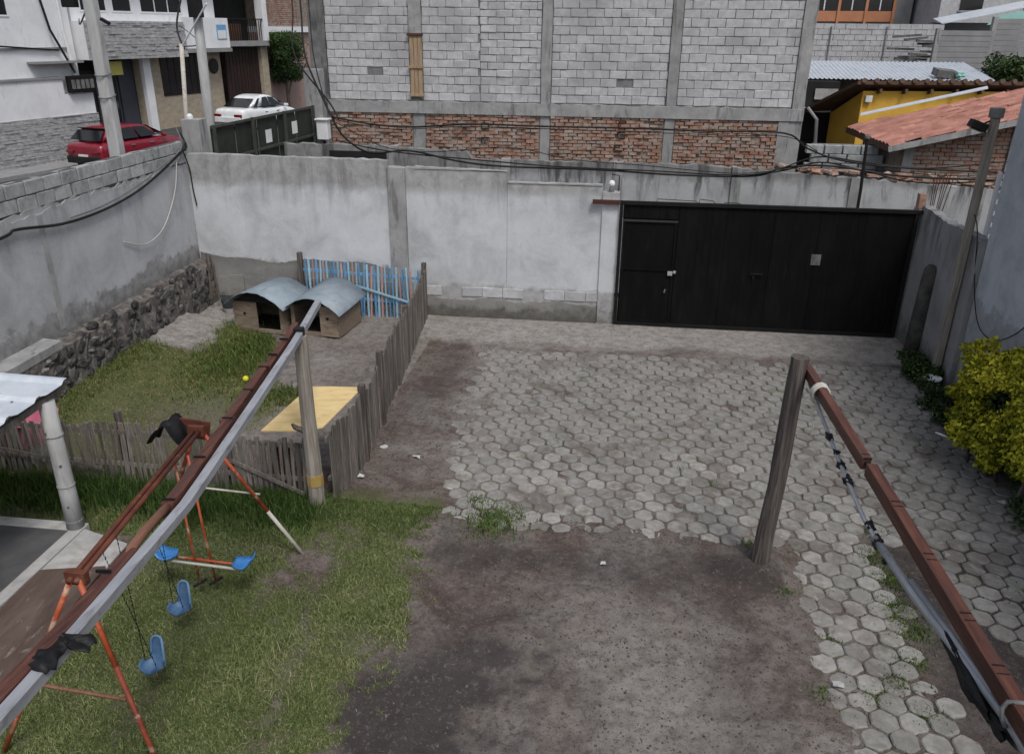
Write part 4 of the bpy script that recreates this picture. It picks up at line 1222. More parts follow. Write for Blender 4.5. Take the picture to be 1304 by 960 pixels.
dog_house(-5.12, 13.82, .92, .95, .6, R(-7), 'right plank dog house with a curved grey metal roof beside the painted fence', 1)
pa = root('pail', (-7.25, 14.3, gz1(-7.25, 14.3)), 'small dark pail standing by the left dog house', 'pail')
zp = gz1(-7.25, 14.3)
MB().lathe((-7.25, 14.3, zp), [(.1, 0), (.13, .1)], 16).build('base', 'rope_white', pa)
MB().lathe((-7.25, 14.3, zp + .102), [(.132, 0), (.155, .16), (.14, .16), (.12, .05)], 16).build('bowl', 'pail_dark', pa)
bl = MB().lathe((-5.6, 11.25, gz1(-5.6, 11.25) + .055), [(.001, -.05), (.03, -.04), (.046, -.02), (.05, 0), (.046, .02), (.03, .04), (.001, .05)], 14).build('ball', 'ball_yellow', smooth=True)
tag(bl, 'small yellow ball on the dog yard grass', 'ball')
# small white scraps
def scrap(x, y, s, label, mat='white_plain', tall=.5):
    rs = random.Random(int(abs(x * 971 + y * 131)))
    rows = [[(x + s * (i - 1) + rs.gauss(0, s * .2), y + s * .7 * (j - 1) + rs.gauss(0, s * .2), max(0, gz1(x, y)) + .008 + s * tall * abs(rs.gauss(.4, .4))) for j in range(3)] for i in range(3)]
    tag(MB().sheet(rows, .004).build('paper_scrap', mat), label, 'litter', 'white scraps lying on the yard')
for a in [(-2.82, 9.37, .05, 'crumpled white paper scrap on the dirt path beside the picket gate'), (-2.33, 9.15, .045, 'faint white scrap lying out on the dirt path'), (-2.91, 8.58, .035, 'small white scrap at the foot of the side fence'),
          (4.87, 11.7, .06, 'white scrap on the pavers by the low plants'), (4.9, 9.03, .05, 'white scrap beside the wooden stake'), (2.2, 5.7, .045, 'white scrap at the edge of the dirt and pavers'),
          (.15, 7.17, .028, 'tiny white scrap in the middle of the dirt patch'), (-3.6, 13.9, .04, 'white scrap inside the dog yard by the painted fence'), (-5.0, 6.9, .0301, 'tiny white scrap on the lawn near the terrace')][:8]:
    scrap(*a, mat='scrap_white')
tag(MB().tube([(4.76, 10.84, .02), (4.82, 10.76, .025), (4.89, 10.69, .02)], [.014, .018, .012], 7).build('plastic_bottle', 'white_plain', smooth=True), 'flat white plastic piece lying on the pavers left of the shrub', 'litter')

# ---- corner post, yellow board, long beam on the left
yb = MB()
yb.sheet([[(-3.86, 7.96, .9), (-3.68, 9.1, .97)], [(-3.5, 7.94, .93), (-3.35, 9.12, .98)], [(-3.13, 8.0, .97), (-2.98, 9.1, 1.0)]], .012)
tag(yb.build('yellow_board', 'yellow_board'), 'pale yellow board lying over the corner of the picket fence', 'board')
tag(MB().obox((-3.72, 8.1, .42), (.22, .02, .5), (0, .08, 0)).build('red_panel', 'beam_red', bevel=.004), 'small rust red panel standing behind the front fence pickets', 'panel')
cpst = root('corner_post', (-3.24, 7.9, 0), 'pale weathered timber post with a yellow band at the fence corner', 'post')
MB().tube([(-3.22, 7.86, -.08), (-3.225, 7.86, .6), (-3.235, 7.87, 1.2), (-3.24, 7.88, 2.13)], [.095, .09, .082, .078], 10, jit=.05).build('shaft', 'post_pale', cpst)
MB().tube([(-3.222, 7.86, .3), (-3.223, 7.86, .44)], [.098, .097], 10).build('yellow_band', 'yellow_band', cpst)
MB().tube([(-3.3, 7.84, 1.0), (-3.38, 7.8, 1.06), (-3.4, 7.79, 1.1)], [.035, .03, .015], 7).build('branch_stub', 'post_dark', cpst)
lb = root('long_beam', (-3.0, 5, 2.2), 'long brown timber beam with a grey steel channel running to the corner post', 'beam')
# the beam sags between its supports: points of its right-hand top edge
EDGE = [Vector(p) for p in ((-2.55, .4, 2.33), (-2.64, 2.5, 2.26), (-2.72, 3.3, 2.18), (-2.84, 4.65, 2.09), (-3.0, 6.1, 2.12), (-3.16, 7.6, 2.17), (-3.33, 8.83, 2.22))]
def edge_at(y):
    for p, q in zip(EDGE[:-1], EDGE[1:]):
        if y <= q.y or q is EDGE[-1]:
            t = (y - p.y) / (q.y - p.y)
            return p.lerp(q, t)
def beam_pts(y, off, z): return edge_at(y) + Vector((-off, -.1 * off, z))
def sweep(y0, y1, off, w, h, z, n=14, wob=0.):
    """rectangular bar following the sagging line"""
    b = MB()
    for i in range(n + 1):
        y = y0 + (y1 - y0) * i / n
        c = beam_pts(y, off, z) + Vector((random.gauss(0, wob), 0, random.gauss(0, wob)))
        b.v += [tuple(c + Vector((sx_ * w / 2, sx_ * w * .05, sz_ * h / 2))) for sx_, sz_ in ((-1, -1), (1, -1), (1, 1), (-1, 1))]
    for i in range(n):
        for k in range(4):
            b.f.append((i * 4 + k, i * 4 + (k + 1) % 4, (i + 1) * 4 + (k + 1) % 4, (i + 1) * 4 + k))
    b.f += [(3, 2, 1, 0), tuple(n * 4 + k for k in range(4))]
    return b
dv = Vector((-.11, 1, 0))
sx = Vector((1, .11, 0)).normalized()
sweep(.4, 4.0, .115, .085, .11, -.045, wob=.002).build('timber', 'beam_red', lb, bevel=.006)
sweep(4.55, 5.9, .135, .085, .11, -.03, wob=.002).build('timber', 'beam_red', lb, bevel=.006)
sweep(5.8, 7.0, .15, .075, .1, -.02, wob=.002).build('timber', 'beam_red', lb, bevel=.006)
sweep(6.95, 8.1, .135, .07, .1, -.035, wob=.002).build('timber', 'beam_red', lb, bevel=.006)
MB().tube([beam_pts(3.95, .13, -.02), beam_pts(4.2, .14, -.005), beam_pts(4.62, .14, -.01)], [.03, .034, .032], 9).build('round_pole', 'beam_side', lb, smooth=True)
sweep(.4, 8.83, .036, .07, .008, -.004, 24).build('steel_channel', 'steel_grey', lb)
sweep(.4, 8.83, .004, .006, .055, -.036, 24).build('channel_flange', 'steel_grey', lb)
sweep(.4, 8.83, .068, .006, .055, -.036, 24).build('channel_flange', 'steel_grey', lb)
for y in (3.7, 4.6, 5.2, 5.85, 6.4, 6.9, 7.2, 7.6):
    MB().obox(beam_pts(y, .14, .03), (.09, .014, .018), (0, 0, .1)).build('strap', 'gate_frame', lb)
MB().obox(beam_pts(7.9, .05, -.01), (.11, .08, .1), (0, 0, .1)).build('wire_tie', 'black_plastic', lb, bevel=.012)
def crumple(name, c, size, mat, seed, label=None, cat=None, parent=None, rot=0.):
    rs = random.Random(seed)
    bm = bmesh.new()
    bmesh.ops.create_icosphere(bm, subdivisions=3, radius=.5)
    ph = [rs.uniform(0, 6) for _ in range(6)]
    for v in bm.verts:
        k = 1 + .22 * math.sin(v.co.x * 9 + ph[0] + 4 * v.co.z) + .2 * math.sin(v.co.y * 11 + ph[1]) + .18 * math.sin(v.co.z * 13 + ph[2] + v.co.y * 5) + rs.uniform(-.06, .06)
        v.co = Vector((v.co.x * size[0] * k, v.co.y * size[1] * k, v.co.z * size[2] * k))
    me = bpy.data.meshes.new(name)
    bm.to_mesh(me); bm.free()
    me.materials.append(MATS[mat])
    o = link(name, me, None, parent, c, (0, 0, rot))
    return tag(o, label, cat)
def drape(parent, c, along, across, length, reach0, reach1, drop, seed):
    """thin crumpled sheet hung over a bar"""
    rs = random.Random(seed)
    ph = [rs.uniform(0, 6) for _ in range(5)]
    rows = []
    for i in range(11):
        u = i / 10
        row = []
        for j in range(9):
            v = j / 8 - .5
            w = -reach0 + (reach0 + reach1) * u
            lv = 1 + .35 * math.sin(5 * u + ph[3])
            row.append(Vector(c) + along * (v * length * lv + .012 * math.sin(8 * u + ph[0])) + across * (w + .01 * math.sin(9 * v + ph[1]))
                       + Vector((0, 0, .05 - drop * max(0, abs(w) - .035) * 8 + .012 * math.sin(14 * v + 6 * u + ph[2]) + .008 * math.sin(23 * v + ph[4]))))
        rows.append(row)
    return MB().sheet(rows, .006).build('plastic_wrap', 'black_plastic', parent, smooth=True)
dn = dv.normalized()
drape(lb, beam_pts(2.93, .05, -.02), dn, sx, .17, .08, .07, .1, 3)
drape(lb, beam_pts(3.06, -.0, -.02), dn, sx, .1, .05, .12, .06, 8)

# ---- dark post and beam on the right
dp = root('beam_post', (1.84, 7.43, 0), 'dark weathered timber post in the dirt at the paving edge', 'post')
MB().tube([(1.8, 7.4, -.1), (1.82, 7.41, .4), (1.855, 7.42, .95), (1.868, 7.43, 1.35), (1.872, 7.43, 1.9), (1.885, 7.43, 2.36)], [.096, .09, .088, .086, .085, .084], 12, jit=.09).build('shaft', 'post_dark', dp)
rbm = root('long_beam', (2.05, 5, 2.2), 'red brown timber beam bolted to the dark post with a sagging grey tube', 'beam')
MB().bar((1.99, 7.56, 2.2), (2.03, 5.62, 2.22), .075, .1).build('timber', 'beam_red', rbm, bevel=.006)
MB().bar((2.036, 5.53, 2.222), (2.13, .5, 2.225), .08, .105).build('timber', 'beam_red', rbm, bevel=.006)
MB().bar((2.033, 5.75, 2.225), (2.035, 5.4, 2.225), .03, .03).build('splice_bar', 'gate_frame', rbm)
for y in (5.68, 5.0, 4.4, 3.85, 3.45, 3.05):
    x = 2.03 + (5.3 - y) * .02
    MB().obox((x + .012, y, 2.264 if y > 5.6 else 2.272), (.06, .01, .014)).build('strap', 'gate_frame', rbm)
    MB().obox((x + .012, y - .06, 2.264 if y > 5.6 else 2.272), (.06, .007, .012)).build('strap', 'gate_frame', rbm)
tp = [(1.99, 7.35, 2.13), (1.97, 6.7, 2.08), (1.95, 5.9, 2.03), (1.94, 5.2, 2.0), (1.955, 4.7, 2.0)]
MB().tube(tp, .017, 8).build('thin_tube', 'steel_grey', rbm, smooth=True)
MB().tube([(1.95, 4.95, 2.0), (1.985, 4.3, 2.04), (2.03, 3.75, 2.09), (2.07, 3.25, 2.13), (2.1, 2.4, 2.15)], .028, 10).build('grey_tube', 'steel_grey', rbm, smooth=True)
MB().tube([(2.0, 4.4, 2.065), (2.04, 3.75, 2.12), (2.07, 3.4, 2.14)], .02, 8).build('inner_tube', 'steel_grey', rbm, smooth=True)
rp = MB()
for k in range(3):
    yk = 6.95 + k * .035
    rp.tube([(1.94 + .075 * math.cos(a) + .06, yk + .01 * math.sin(a * 2), 2.185 + .085 * math.sin(a)) for a in np.linspace(0, 6.28, 14)], .012, 6, cap=False)
rp.tube([(1.96, 6.95, 2.1), (1.95, 6.93, 2.0), (1.97, 6.9, 1.88), (1.94, 6.9, 1.8)], .006, 5)
rp.build('rope_tie', 'rope_white', rbm, smooth=True)
for (y, z, s) in ((6.35, 2.06, 1.), (6.1, 2.05, .8), (5.93, 2.03, 1.), (5.7, 2.02, 1.1), (5.1, 2.0, .9), (4.9, 2.0, 1.1), (4.7, 2.0, .8)):
    crumple('tape_scrap', (1.955, y, z), (.06 * s, .12 * s, .06 * s), 'black_plastic', int(y * 100), parent=rbm)
crumple('plastic_wrap', (2.03, 3.62, 2.06), (.09, .62, .12), 'black_plastic', 71, parent=rbm)
crumple('plastic_wrap', (2.07, 3.3, 2.07), (.07, .35, .1), 'black_plastic', 72, parent=rbm)
MB().tube([(2.1 + .09 * math.cos(a), 3.2 + .02 * math.sin(3 * a), 2.2 + .09 * math.sin(a)) for a in np.linspace(0, 6.28, 14)], .012, 6, cap=False).build('wire_tie', 'cable_grey', rbm, smooth=True)

# ---- swing set
sw = root('swing_set', (-3.75, 5.5, 0), 'rusty red A-frame swing set standing on the lawn under the left beam', 'swing set')
FA, NA = Vector((-3.9, 6.67, 1.55)), Vector((-3.65, 4.37, 1.55))
for off in (-.028, .028):
    MB().tube([FA + Vector((off, .05, 0)), NA + Vector((off, -.06, 0))], .022, 10).build('top_bar', 'rust_dark', sw, smooth=True)
def leg(p, q, m1, m2, split):
    k = Vector(p).lerp(Vector(q), split)
    l = MB().tube([p, k], .0205, 10).build('leg', m1, sw, smooth=True)
    MB().tube([k, q], [.0207, .019], 10).build('leg_foot', m2, l, smooth=True)
leg(FA + Vector((.03, .02, 0)), (-3.03, 6.91, -.03), 'orange_paint', 'white_paint', .62)
leg(FA - Vector((.03, -.02, 0)), (-4.68, 6.95, -.03), 'rust_red', 'rust_red', .6)
leg(NA + Vector((.03, -.03, 0)), (-3.0, 3.98, -.03), 'orange_paint', 'rust_red', .4)
leg(NA - Vector((.03, .03, 0)), (-4.45, 4.12, -.03), 'orange_paint', 'orange_paint', .5)
MB().tube([(-4.3, 6.84, .8), (-3.4, 6.81, .78)], .011, 6).build('brace', 'white_paint', sw)
MB().tube([(-4.12, 4.24, .62), (-3.35, 4.2, .6)], .014, 6).build('brace', 'beam_side', sw)
MB().obox(FA + Vector((0, .0, .0)), (.16, .05, .1)).build('gusset', 'rust_dark', sw)
MB().obox(NA + Vector((0, .0, .0)), (.16, .05, .1)).build('gusset', 'rust_dark', sw)
MB().obox(FA + Vector((-.09, .12, -.05)), (.3, .02, .2), (0, .2, .2)).build('end_plate', 'rust_dark', sw)
def bar_at(y):
    t = (FA.y - y) / (FA.y - NA.y)
    return FA.lerp(NA, t)
def chain(b, p, q):
    p, q = Vector(p), Vector(q)
    n = int((q - p).length / .035)
    for i in range(n):
        c = p.lerp(q, (i + .5) / n)
        b.obox(c, (.008 if i % 2 else .003, .003 if i % 2 else .008, .03))
# bucket seats
def bucket(y, x, label, zs=.3, rz=R(62)):
    g = root('bucket_swing', (x, y, zs), label, 'swing', 'bucket swings under the swing set', rz)
    rows = []
    # local profile in xz: seat lip (-x) -> seat -> tall back (+x)
    prof = [(-.13, .06), (-.12, .02), (-.07, 0), (0, 0), (.05, .012), (.085, .06), (.1, .14), (.11, .24), (.115, .34)]
    for j in range(13):
        v = math.sin(-math.pi / 2 + math.pi * j / 12)
        row = []
        for (px, pz) in prof:
            k = (max(0., 1 - v ** 4)) ** .5
            if pz > .1:
                pz2, px2 = .1 + (pz - .1) * (.3 + .7 * k), px - .05 * v * v
            else:
                px2 = .08 + (px - .08) * (.45 + .55 * k) - .02 * v * v
                pz2 = pz + .05 * abs(v) ** 3
            row.append((px2 * .78, .09 * v, pz2 * .8))
        rows.append(row)
    s = MB().sheet(rows, .008, up=(-.7, 0, -.7)).build('seat_shell', 'blue_faded', g, local=True, smooth=True)
    pts_ = [(px + .004, 0, pz) for px, pz in prof]
    rim = [rows[0][k] for k in range(4, 9)] + [rows[j][8] for j in range(1, 12)] + [rows[12][k] for k in range(8, 3, -1)]
    MB().tube(rim, .011, 6).build('rim', 'blue_rim', s, local=True, smooth=True)
    pb = bar_at(y)
    inv = Matrix.Rotation(-rz, 3, 'Z')
    for sd in (-1, 1):
        b = MB()
        top = inv @ (Vector((pb.x, pb.y + .1 * sd, pb.z - .02)) - Vector((x, y, zs)))
        chain(b, (-.02, .086 * sd, .056), top)
        b.build('chain', 'gate_frame', g, local=True)
    return g
bucket(5.53, -3.66, 'faded blue bucket swing hanging beside the glider')
bucket(4.84, -3.54, 'faded blue bucket swing hanging by the near pair of legs', .28)
# glider with two blue seats
gl = root('glider_swing', (-3.72, 6.12, .4), 'two seat glider with bright blue seats hanging in the swing set', 'swing')
for dy, m in ((-.035, 'white_paint'), (.035, 'orange_paint')):
    MB().tube([(-4.05, 6.14 + dy, .4), (-3.36, 6.1 + dy, .4)], .014, 8).build('pole', m, gl, smooth=True)
def saddle(cx, cy, z, s):
    rows = []
    for i in range(8):
        t = i / 7
        w_ = .04 + .058 * math.sin(math.pi * min(1, t * .75 + .1)) * (1 if t > .1 else .8)
        rows.append([(cx + s * (-.09 + .2 * t), cy + w_ * v, z + .03 * v * v + .035 * (t - .4) ** 2 * 4 + (.09 * max(0, t - .75) * 4 * .5)) for v in (-1, -.5, 0, .5, 1)])
    MB().sheet(rows, .025).build('seat', 'blue_plastic', gl, smooth=True)
saddle(-4.1, 6.14, .43, -1)
saddle(-3.31, 6.1, .43, 1)
for (x0, x1, dy) in ((-3.87, -3.8, -.0), (-3.76, -3.66, .05)):
    pb = bar_at(6.15 + dy)
    MB().tube([(x0 + .01, 6.15 + dy, 1.54), ((x0 + x1) / 2, 6.13 + dy, .8), (x1, 6.12 + dy, .16)], .012, 7).build('hanger_rod', 'orange_paint', gl, smooth=True)
    MB().tube([(x1 - .05, 6.08 + dy, .13), (x1 + .0, 6.12 + dy, .15), (x1 + .05, 6.17 + dy, .17)], .016, 7).build('foot_peg', 'black_plastic', gl)
bagr = []
for i in range(11):
    u = i / 10
    row = []
    for j in range(9):
        v = j / 8
        a_ = (u - .5) * 2
        row.append((-4.12 - .2 * abs(a_) * (a_ < 0) - .02 + .13 * (a_ > 0) * a_ + .012 * math.sin(9 * v + 5 * u), 6.5 + .27 * v + .02 * math.sin(7 * u + 3 * v), 1.66 - .21 * abs(a_) ** 1.6 + .018 * math.sin(11 * v + 2) + .014 * math.sin(13 * u + 7 * v)))
    bagr.append(row)
tag(MB().sheet(bagr, .012).build('black_bag', 'black_plastic', smooth=True), 'black plastic bag draped over the end of the swing set', 'bag')
# ---- terrace, ramp and shed roof on the left
tr = root('terrace', (-6.5, 6, 0), 'low dark floored terrace with a pale kerb at the lawn edge', 'terrace')
MB().box((-10, 2.0, -.1), (-5.64, 6.8, .14)).build('floor_slab', 'floor_dark', tr)
MB().box((-5.638, 2.0, -.1), (-5.5, 6.95, .155)).build('kerb', 'concrete_pale', tr, bevel=.01)
MB().box((-10, 6.802, -.1), (-5.642, 6.95, .155)).build('kerb', 'concrete_pale', tr, bevel=.01)
rm = root('ramp', (-5.2, 5.5, 0), 'brown board ramp with a pale concrete head beside the terrace', 'ramp')
MB().sheet([[(-5.49, 6.85, .15), (-4.92, 6.72, .1)], [(-5.49, 6.1, .145), (-4.9, 6.3, .1)]], .14).build('concrete_head', 'concrete_pale', rm, bevel=.008)
MB().sheet([[(-5.48, 6.09, .165), (-4.9, 6.28, .13)], [(-5.48, 4.4, .1), (-4.78, 4.4, .07)], [(-5.48, 3.0, .06), (-4.72, 3.0, .04)]], .025).build('board', 'ramp_brown', rm)
sp_ = root('shed_post', (-5.62, 6.85, .15), 'pale grey round post carrying the shed roof corner', 'post')
MB().tube([(-5.6, 6.87, .157), (-5.6, 6.87, .6), (-5.6, 6.87, 1.1), (-5.6, 6.87, 1.66)], [.092, .086, .084, .08], 14).build('shaft', 'pole_concrete', sp_, smooth=True)
for z in (.25, .68, 1.28):
    MB().lathe((-5.6, 6.87, z), [(.0895, -.008), (.093, 0), (.0895, .008)], 14).build('joint_ring', 'cement', sp_)
for (a, z) in ((-1.2, .45), (-1.0, .95), (-1.9, 1.33)):
    MB().lathe((-5.6 + .086 * math.cos(a), 6.87 + .086 * math.sin(a), z), [(.012, -.012), (.012, .012)], 7, 'y').build('bolt', 'cement_dark', sp_)
srf = root('shed_roof', (-6.2, 6.6, 1.7), 'white corrugated metal shed roof sheet', 'roof')
rows = []
ny = 54
for i in range(ny + 1):
    y = 7.2 - 2.6 * i / ny
    ph = (i % 9)
    up_ = .035 if ph in (1, 2) else (.0 if ph not in (0, 3) else .0)
    rows.append([(x, y, 1.76 - .02 * (x + 5.6) + .05 * (y - 6.5) * .4 + up_) for x in (-5.53 - .04 * (i % 9 == 0), -6.4, -7.6)])
MB().sheet(rows, .004).build('roof_sheet', 'roof_white', srf)
MB().bar((-5.62, 7.1, 1.68), (-5.62, 4.6, 1.6), .06, .07).build('purlin', 'picket_wood', srf)
MB().bar((-7.3, 7.1, 1.7), (-7.3, 4.6, 1.65), .06, .07).build('purlin', 'picket_wood', srf)
for i, (x, y) in enumerate([(-5.75, 6.6), (-5.75, 6.1), (-5.85, 5.65)]):
    MB().lathe((x, y, 1.765 + .02 * (y - 6.5)), [(.014, 0), (.012, .008)], 7).build('screw', 'cement_dark', srf)
MB().tube([(-7.3, 5.2, .14), (-7.3, 5.2, 1.64)], .07, 10).build('rear_post', 'pole_concrete', srf)
tg = root('plastic_tub', (-7.2, 8.5, 0), 'pink and white plastic tub standing behind the front fence', 'tub')
zt = gz1(-7.25, 8.5)
MB().lathe((-7.25, 8.5, zt), [(.2, 0), (.3, .3), (.32, .31)], 18).build('tub_body', 'white_plain', tg)
MB().lathe((-7.25, 8.5, zt + .312), [(.32, 0), (.36, .28), (.37, .3), (.33, .3), (.29, .02)], 18).build('rim_band', 'pink_plastic', tg)

# ================================================================== block building behind the wall
bb = root('block_building', (-1.5, 24, 0), 'unfinished grey block building with concrete frame and exposed brick lower band', 'building')
MB().box((-7.2, 21.035, 0), (4.4, 27.5, 7.4)).build('core_wall', 'mortar', bb)
pool = [chunk('block', (.386, .1, .183), .009, .006, 'block', 120 + s) for s in range(7)]
pool_s = [chunk('block', (.386, .1, .157), .009, .006, 'block', 140 + s) for s in range(5)]
rest = MB()
places = []
def bay(x0, x1, z0, z1, ch, pl):
    r = 0
    z = z0
    while z < z1:
        x = x0 - (.2 if r % 2 else 0) + random.uniform(-.02, .02)
        while x < x1 - .05:
            a, b = max(x, x0), min(x + .398, x1)
            if b - a > .06:
                places.append((a, b, z, ch, pl))
            x += .398
        z += ch
        r += 1
bay(-7.2, -5.1, 3.52, 6.9, .194, pool)
bay(-4.77, -3.33, 3.52, 6.9, .194, pool)
bay(-3.33, -1.83, 3.52, 4.1, .194, pool)
bay(-3.33, -1.83, 4.104, 6.9, .168, pool_s)
bay(-1.57, 1.23, 3.52, 6.9, .194, pool)
bay(1.49, 4.2, 3.52, 6.9, .194, pool)
holes = [(-5.94, 4.25), (.07, 4.06)]
places.sort(key=lambda q: q[2])
cnt = 0
for (a, b, z, ch, pl) in places:
    cx, cz = (a + b) / 2, z + ch / 2
    if any(abs(cx - hx) < .2 and abs(cz - hz_) < .11 for hx, hz_ in holes):
        continue
    y = 21.06 + random.gauss(0, .004)
    sc = ((b - a - .012) / .386, 1, 1)
    rt = (random.gauss(0, .012), random.gauss(0, .012), random.gauss(0, .008))
    if cnt < 296:
        link('block', random.choice(pl), None, bb, (cx, y, cz), rt, sc)
    else:
        me = random.choice(pl)
        mt = Matrix.Translation((cx, y, cz)) @ Euler(rt).to_matrix().to_4x4() @ Matrix.Diagonal((*sc, 1))
        rest.add([mt @ v.co for v in me.vertices], [tuple(p.vertices) for p in me.polygons])
    cnt += 1
rest.build('block_course', 'block', bb, kind='stuff')
for (x0, x1, z0, z1, m) in ((-5.09, -4.78, 5.06, 7.0, 'cement'), (-1.82, -1.58, 0, 7.0, 'cement'), (1.24, 1.48, 0, 7.0, 'cement'), (4.21, 4.5, 0, 7.0, 'cement'), (-7.62, -7.21, 0, 7.0, 'cement_dark'), (-5.05, -4.75, 0, 3.49, 'cement')):
    b = MB()
    n = 16
    b.sheet([[(x0 + random.gauss(0, .006), 20.975 + random.gauss(0, .004), z0 + (z1 - z0) * i / n), (x1 + random.gauss(0, .006), 20.975 + random.gauss(0, .004), z0 + (z1 - z0) * i / n)] for i in range(n + 1)], .2, up=(0, -1, 0))
    b.build('column', m, bb)
for i in range(3):
    MB().box((-5.08 + i * .105, 20.955, 3.6), (-4.985 + i * .105, 20.99, 5.03), .004).build('formwork_board', 'formwork', bb)
for z in (3.62, 4.28, 5.02):
    MB().box((-5.13, 20.925, z), (-4.73, 20.953, z + .06), .004).build('formwork_cleat', 'rust' if z > 4.9 else 'formwork', bb)
ragged_wall(MB(), -7.25, 4.5, 20.93, 21.03, 3.22, 3.5, .15, .02).build('ring_beam', 'cement', bb)
br = MB()
for (x0, x1) in ((-7.2, -5.08), (-4.72, -1.84), (-1.56, 1.22), (1.5, 4.0)):
    z = 1.75
    r = 0
    while z < 3.2:
        x = x0 - (.11 if r % 2 else 0)
        while x < x1:
            a, c = max(x, x0), min(x + random.uniform(.2, .235), x1)
            if c - a > .05 and random.random() > .035:
                br.box((a, 20.96 + random.gauss(0, .012), z + random.gauss(0, .005)), (c - .012, 21.034, z + .066 + random.gauss(0, .006)), .006)
            x += .232
        z += .083
        r += 1
br.build('brickwork', 'brick', bb, kind='stuff')
MB().box((-7.2, 21.005, 1.6), (4.2, 21.034, 3.21)).build('brick_bed', 'brick_mortar', bb)
MB().box((3.95, 20.955, 1.7), (4.2, 21.0, 3.21)).build('corner_patch', 'cement', bb)
for x, z in ((.12, 3.05), (.1, 2.8), (.05, 2.5), (-3.3, 2.95), (-3.3, 2.6)):
    MB().box((x, 20.93, z - .08), (x + .2, 20.95, z - .06)).box((x, 20.93, z + .06), (x + .2, 20.95, z + .08)).box((x, 20.93, z - .058), (x + .02, 20.95, z + .058)).build('wall_bracket', 'dark_inside', bb)

# ---- stained wall of the lane between
mw = root('lane_wall', (0, 17.2, 0), 'dark streaked old wall of the lane below the block building', 'wall')
def mtop(x): return 2.9 - .04 * max(0, x + 5) if x < -3 else (2.68 if x < 2 else 2.66 - .055 * (x - 2))
segs = [-7.1, -4.6, -2.2, .15, 2.55, 4.9, 7.3, 9.8]
for a, c in zip(segs[:-1], segs[1:]):
    ragged_wall(MB(), a + .1, c - .1, 17.2, 17.36, -.1, mtop, .12, .02).build('wall_panel', 'plaster_mid', mw)
    ragged_wall(MB(), c - .098, c + .098, 17.17, 17.38, -.1, lambda t: mtop(t) + .02, .09, .015).build('pilaster', 'cement', mw)
MB().box((-6.0, 17.185, 2.62), (-4.75, 17.198, 2.78)).build('slot_shade', 'dark_inside', mw)  # dark plate on the wall face, paints the shade of an opening

rub = MB()
for i in range(90):
    x = random.uniform(3.4, 8.8)
    rub.obox((x, 17.3 + random.uniform(-.06, .3), mtop(x) + .03 + random.uniform(0, .09)), (random.uniform(.12, .24), .1, .05), (random.gauss(0, .2), random.gauss(0, .2), random.gauss(0, .5)))
rub.build('coping_rubble', 'brick', mw, kind='stuff')
# ---- cable bundle over the lane
pts = {
 'thick black cable running level under the block storey': ([(-5.58, 3.56), (-4.86, 3.43), (-4.06, 3.37), (-2.79, 3.47), (-1.39, 3.46), (.28, 3.45), (1.77, 3.45), (3.24, 3.42), (3.71, 3.15), (4.4, 2.95), (5.6, 2.86), (7.7, 2.8)], .022),
 'thin black cable parallel under the level thick one': ([(-5.5, 3.5), (-4.4, 3.34), (-2.8, 3.41), (-.5, 3.4), (2.2, 3.38), (3.3, 3.36), (3.9, 3.1)], .01),
 'heavy black cable sagging along the lane wall top': ([(-5.58, 3.53), (-5.36, 3.16), (-4.89, 2.86), (-4.08, 2.91), (-3.11, 2.76), (-2.16, 2.69), (-.28, 2.64), (1.26, 2.62), (2.76, 2.61), (3.33, 2.78), (4.19, 2.85), (5.51, 2.71), (7.69, 2.66), (9, 2.65)], .026),
 'second black cable twisted with the sagging one': ([(-5.53, 3.11), (-4.72, 2.94), (-3.92, 2.84), (-2.79, 2.79), (-1.21, 2.71), (.64, 2.66), (2.75, 2.65), (3.88, 2.99), (4.75, 2.94), (5.9, 2.87), (7.59, 3.02), (9, 3.05)], .018),
 'slack black cable drooping over the brick band': ([(-5.5, 3.45), (-5.0, 3.2), (-4.5, 2.98), (-3.6, 2.9), (-2.0, 3.05), (-.8, 2.85), (.6, 2.75), (2.4, 2.68), (3.6, 2.78), (5.0, 2.8), (6.4, 2.74), (8, 2.86)], .011),
 'black cable bowed up at the tiled roof': ([(2.6, 2.62), (3.3, 2.72), (4.0, 2.9), (4.8, 2.78), (5.6, 2.62), (6.6, 2.6), (8, 2.75)], .02),
}
for lab, (q, r) in pts.items():
    cable('lane_cable', [(x, 16.4 + .12 * math.sin(x * 1.7 + r * 90), z) for x, z in q], r * .8, lab, 'cables over the lane')
for i, (x0, x1, x2) in enumerate([(-7.5, -7.1, -5.6), (-7.3, -6.9, -5.58), (-7.7, -7.35, -5.5)]):
    cable('pole_cable', [(x0, 20.2, 7.2), (x0 + .1, 20.0, 5.6), (x1, 19.2, 4.6), (x2 - .5, 17.4, 3.75), (x2, 16.45, 3.5)], (.022, .014, .018)[i], ['thickest', 'thinnest', 'leftmost of the three'][i] + ' black cable dropping from the building corner to the lane wall', 'cables at the building corner')

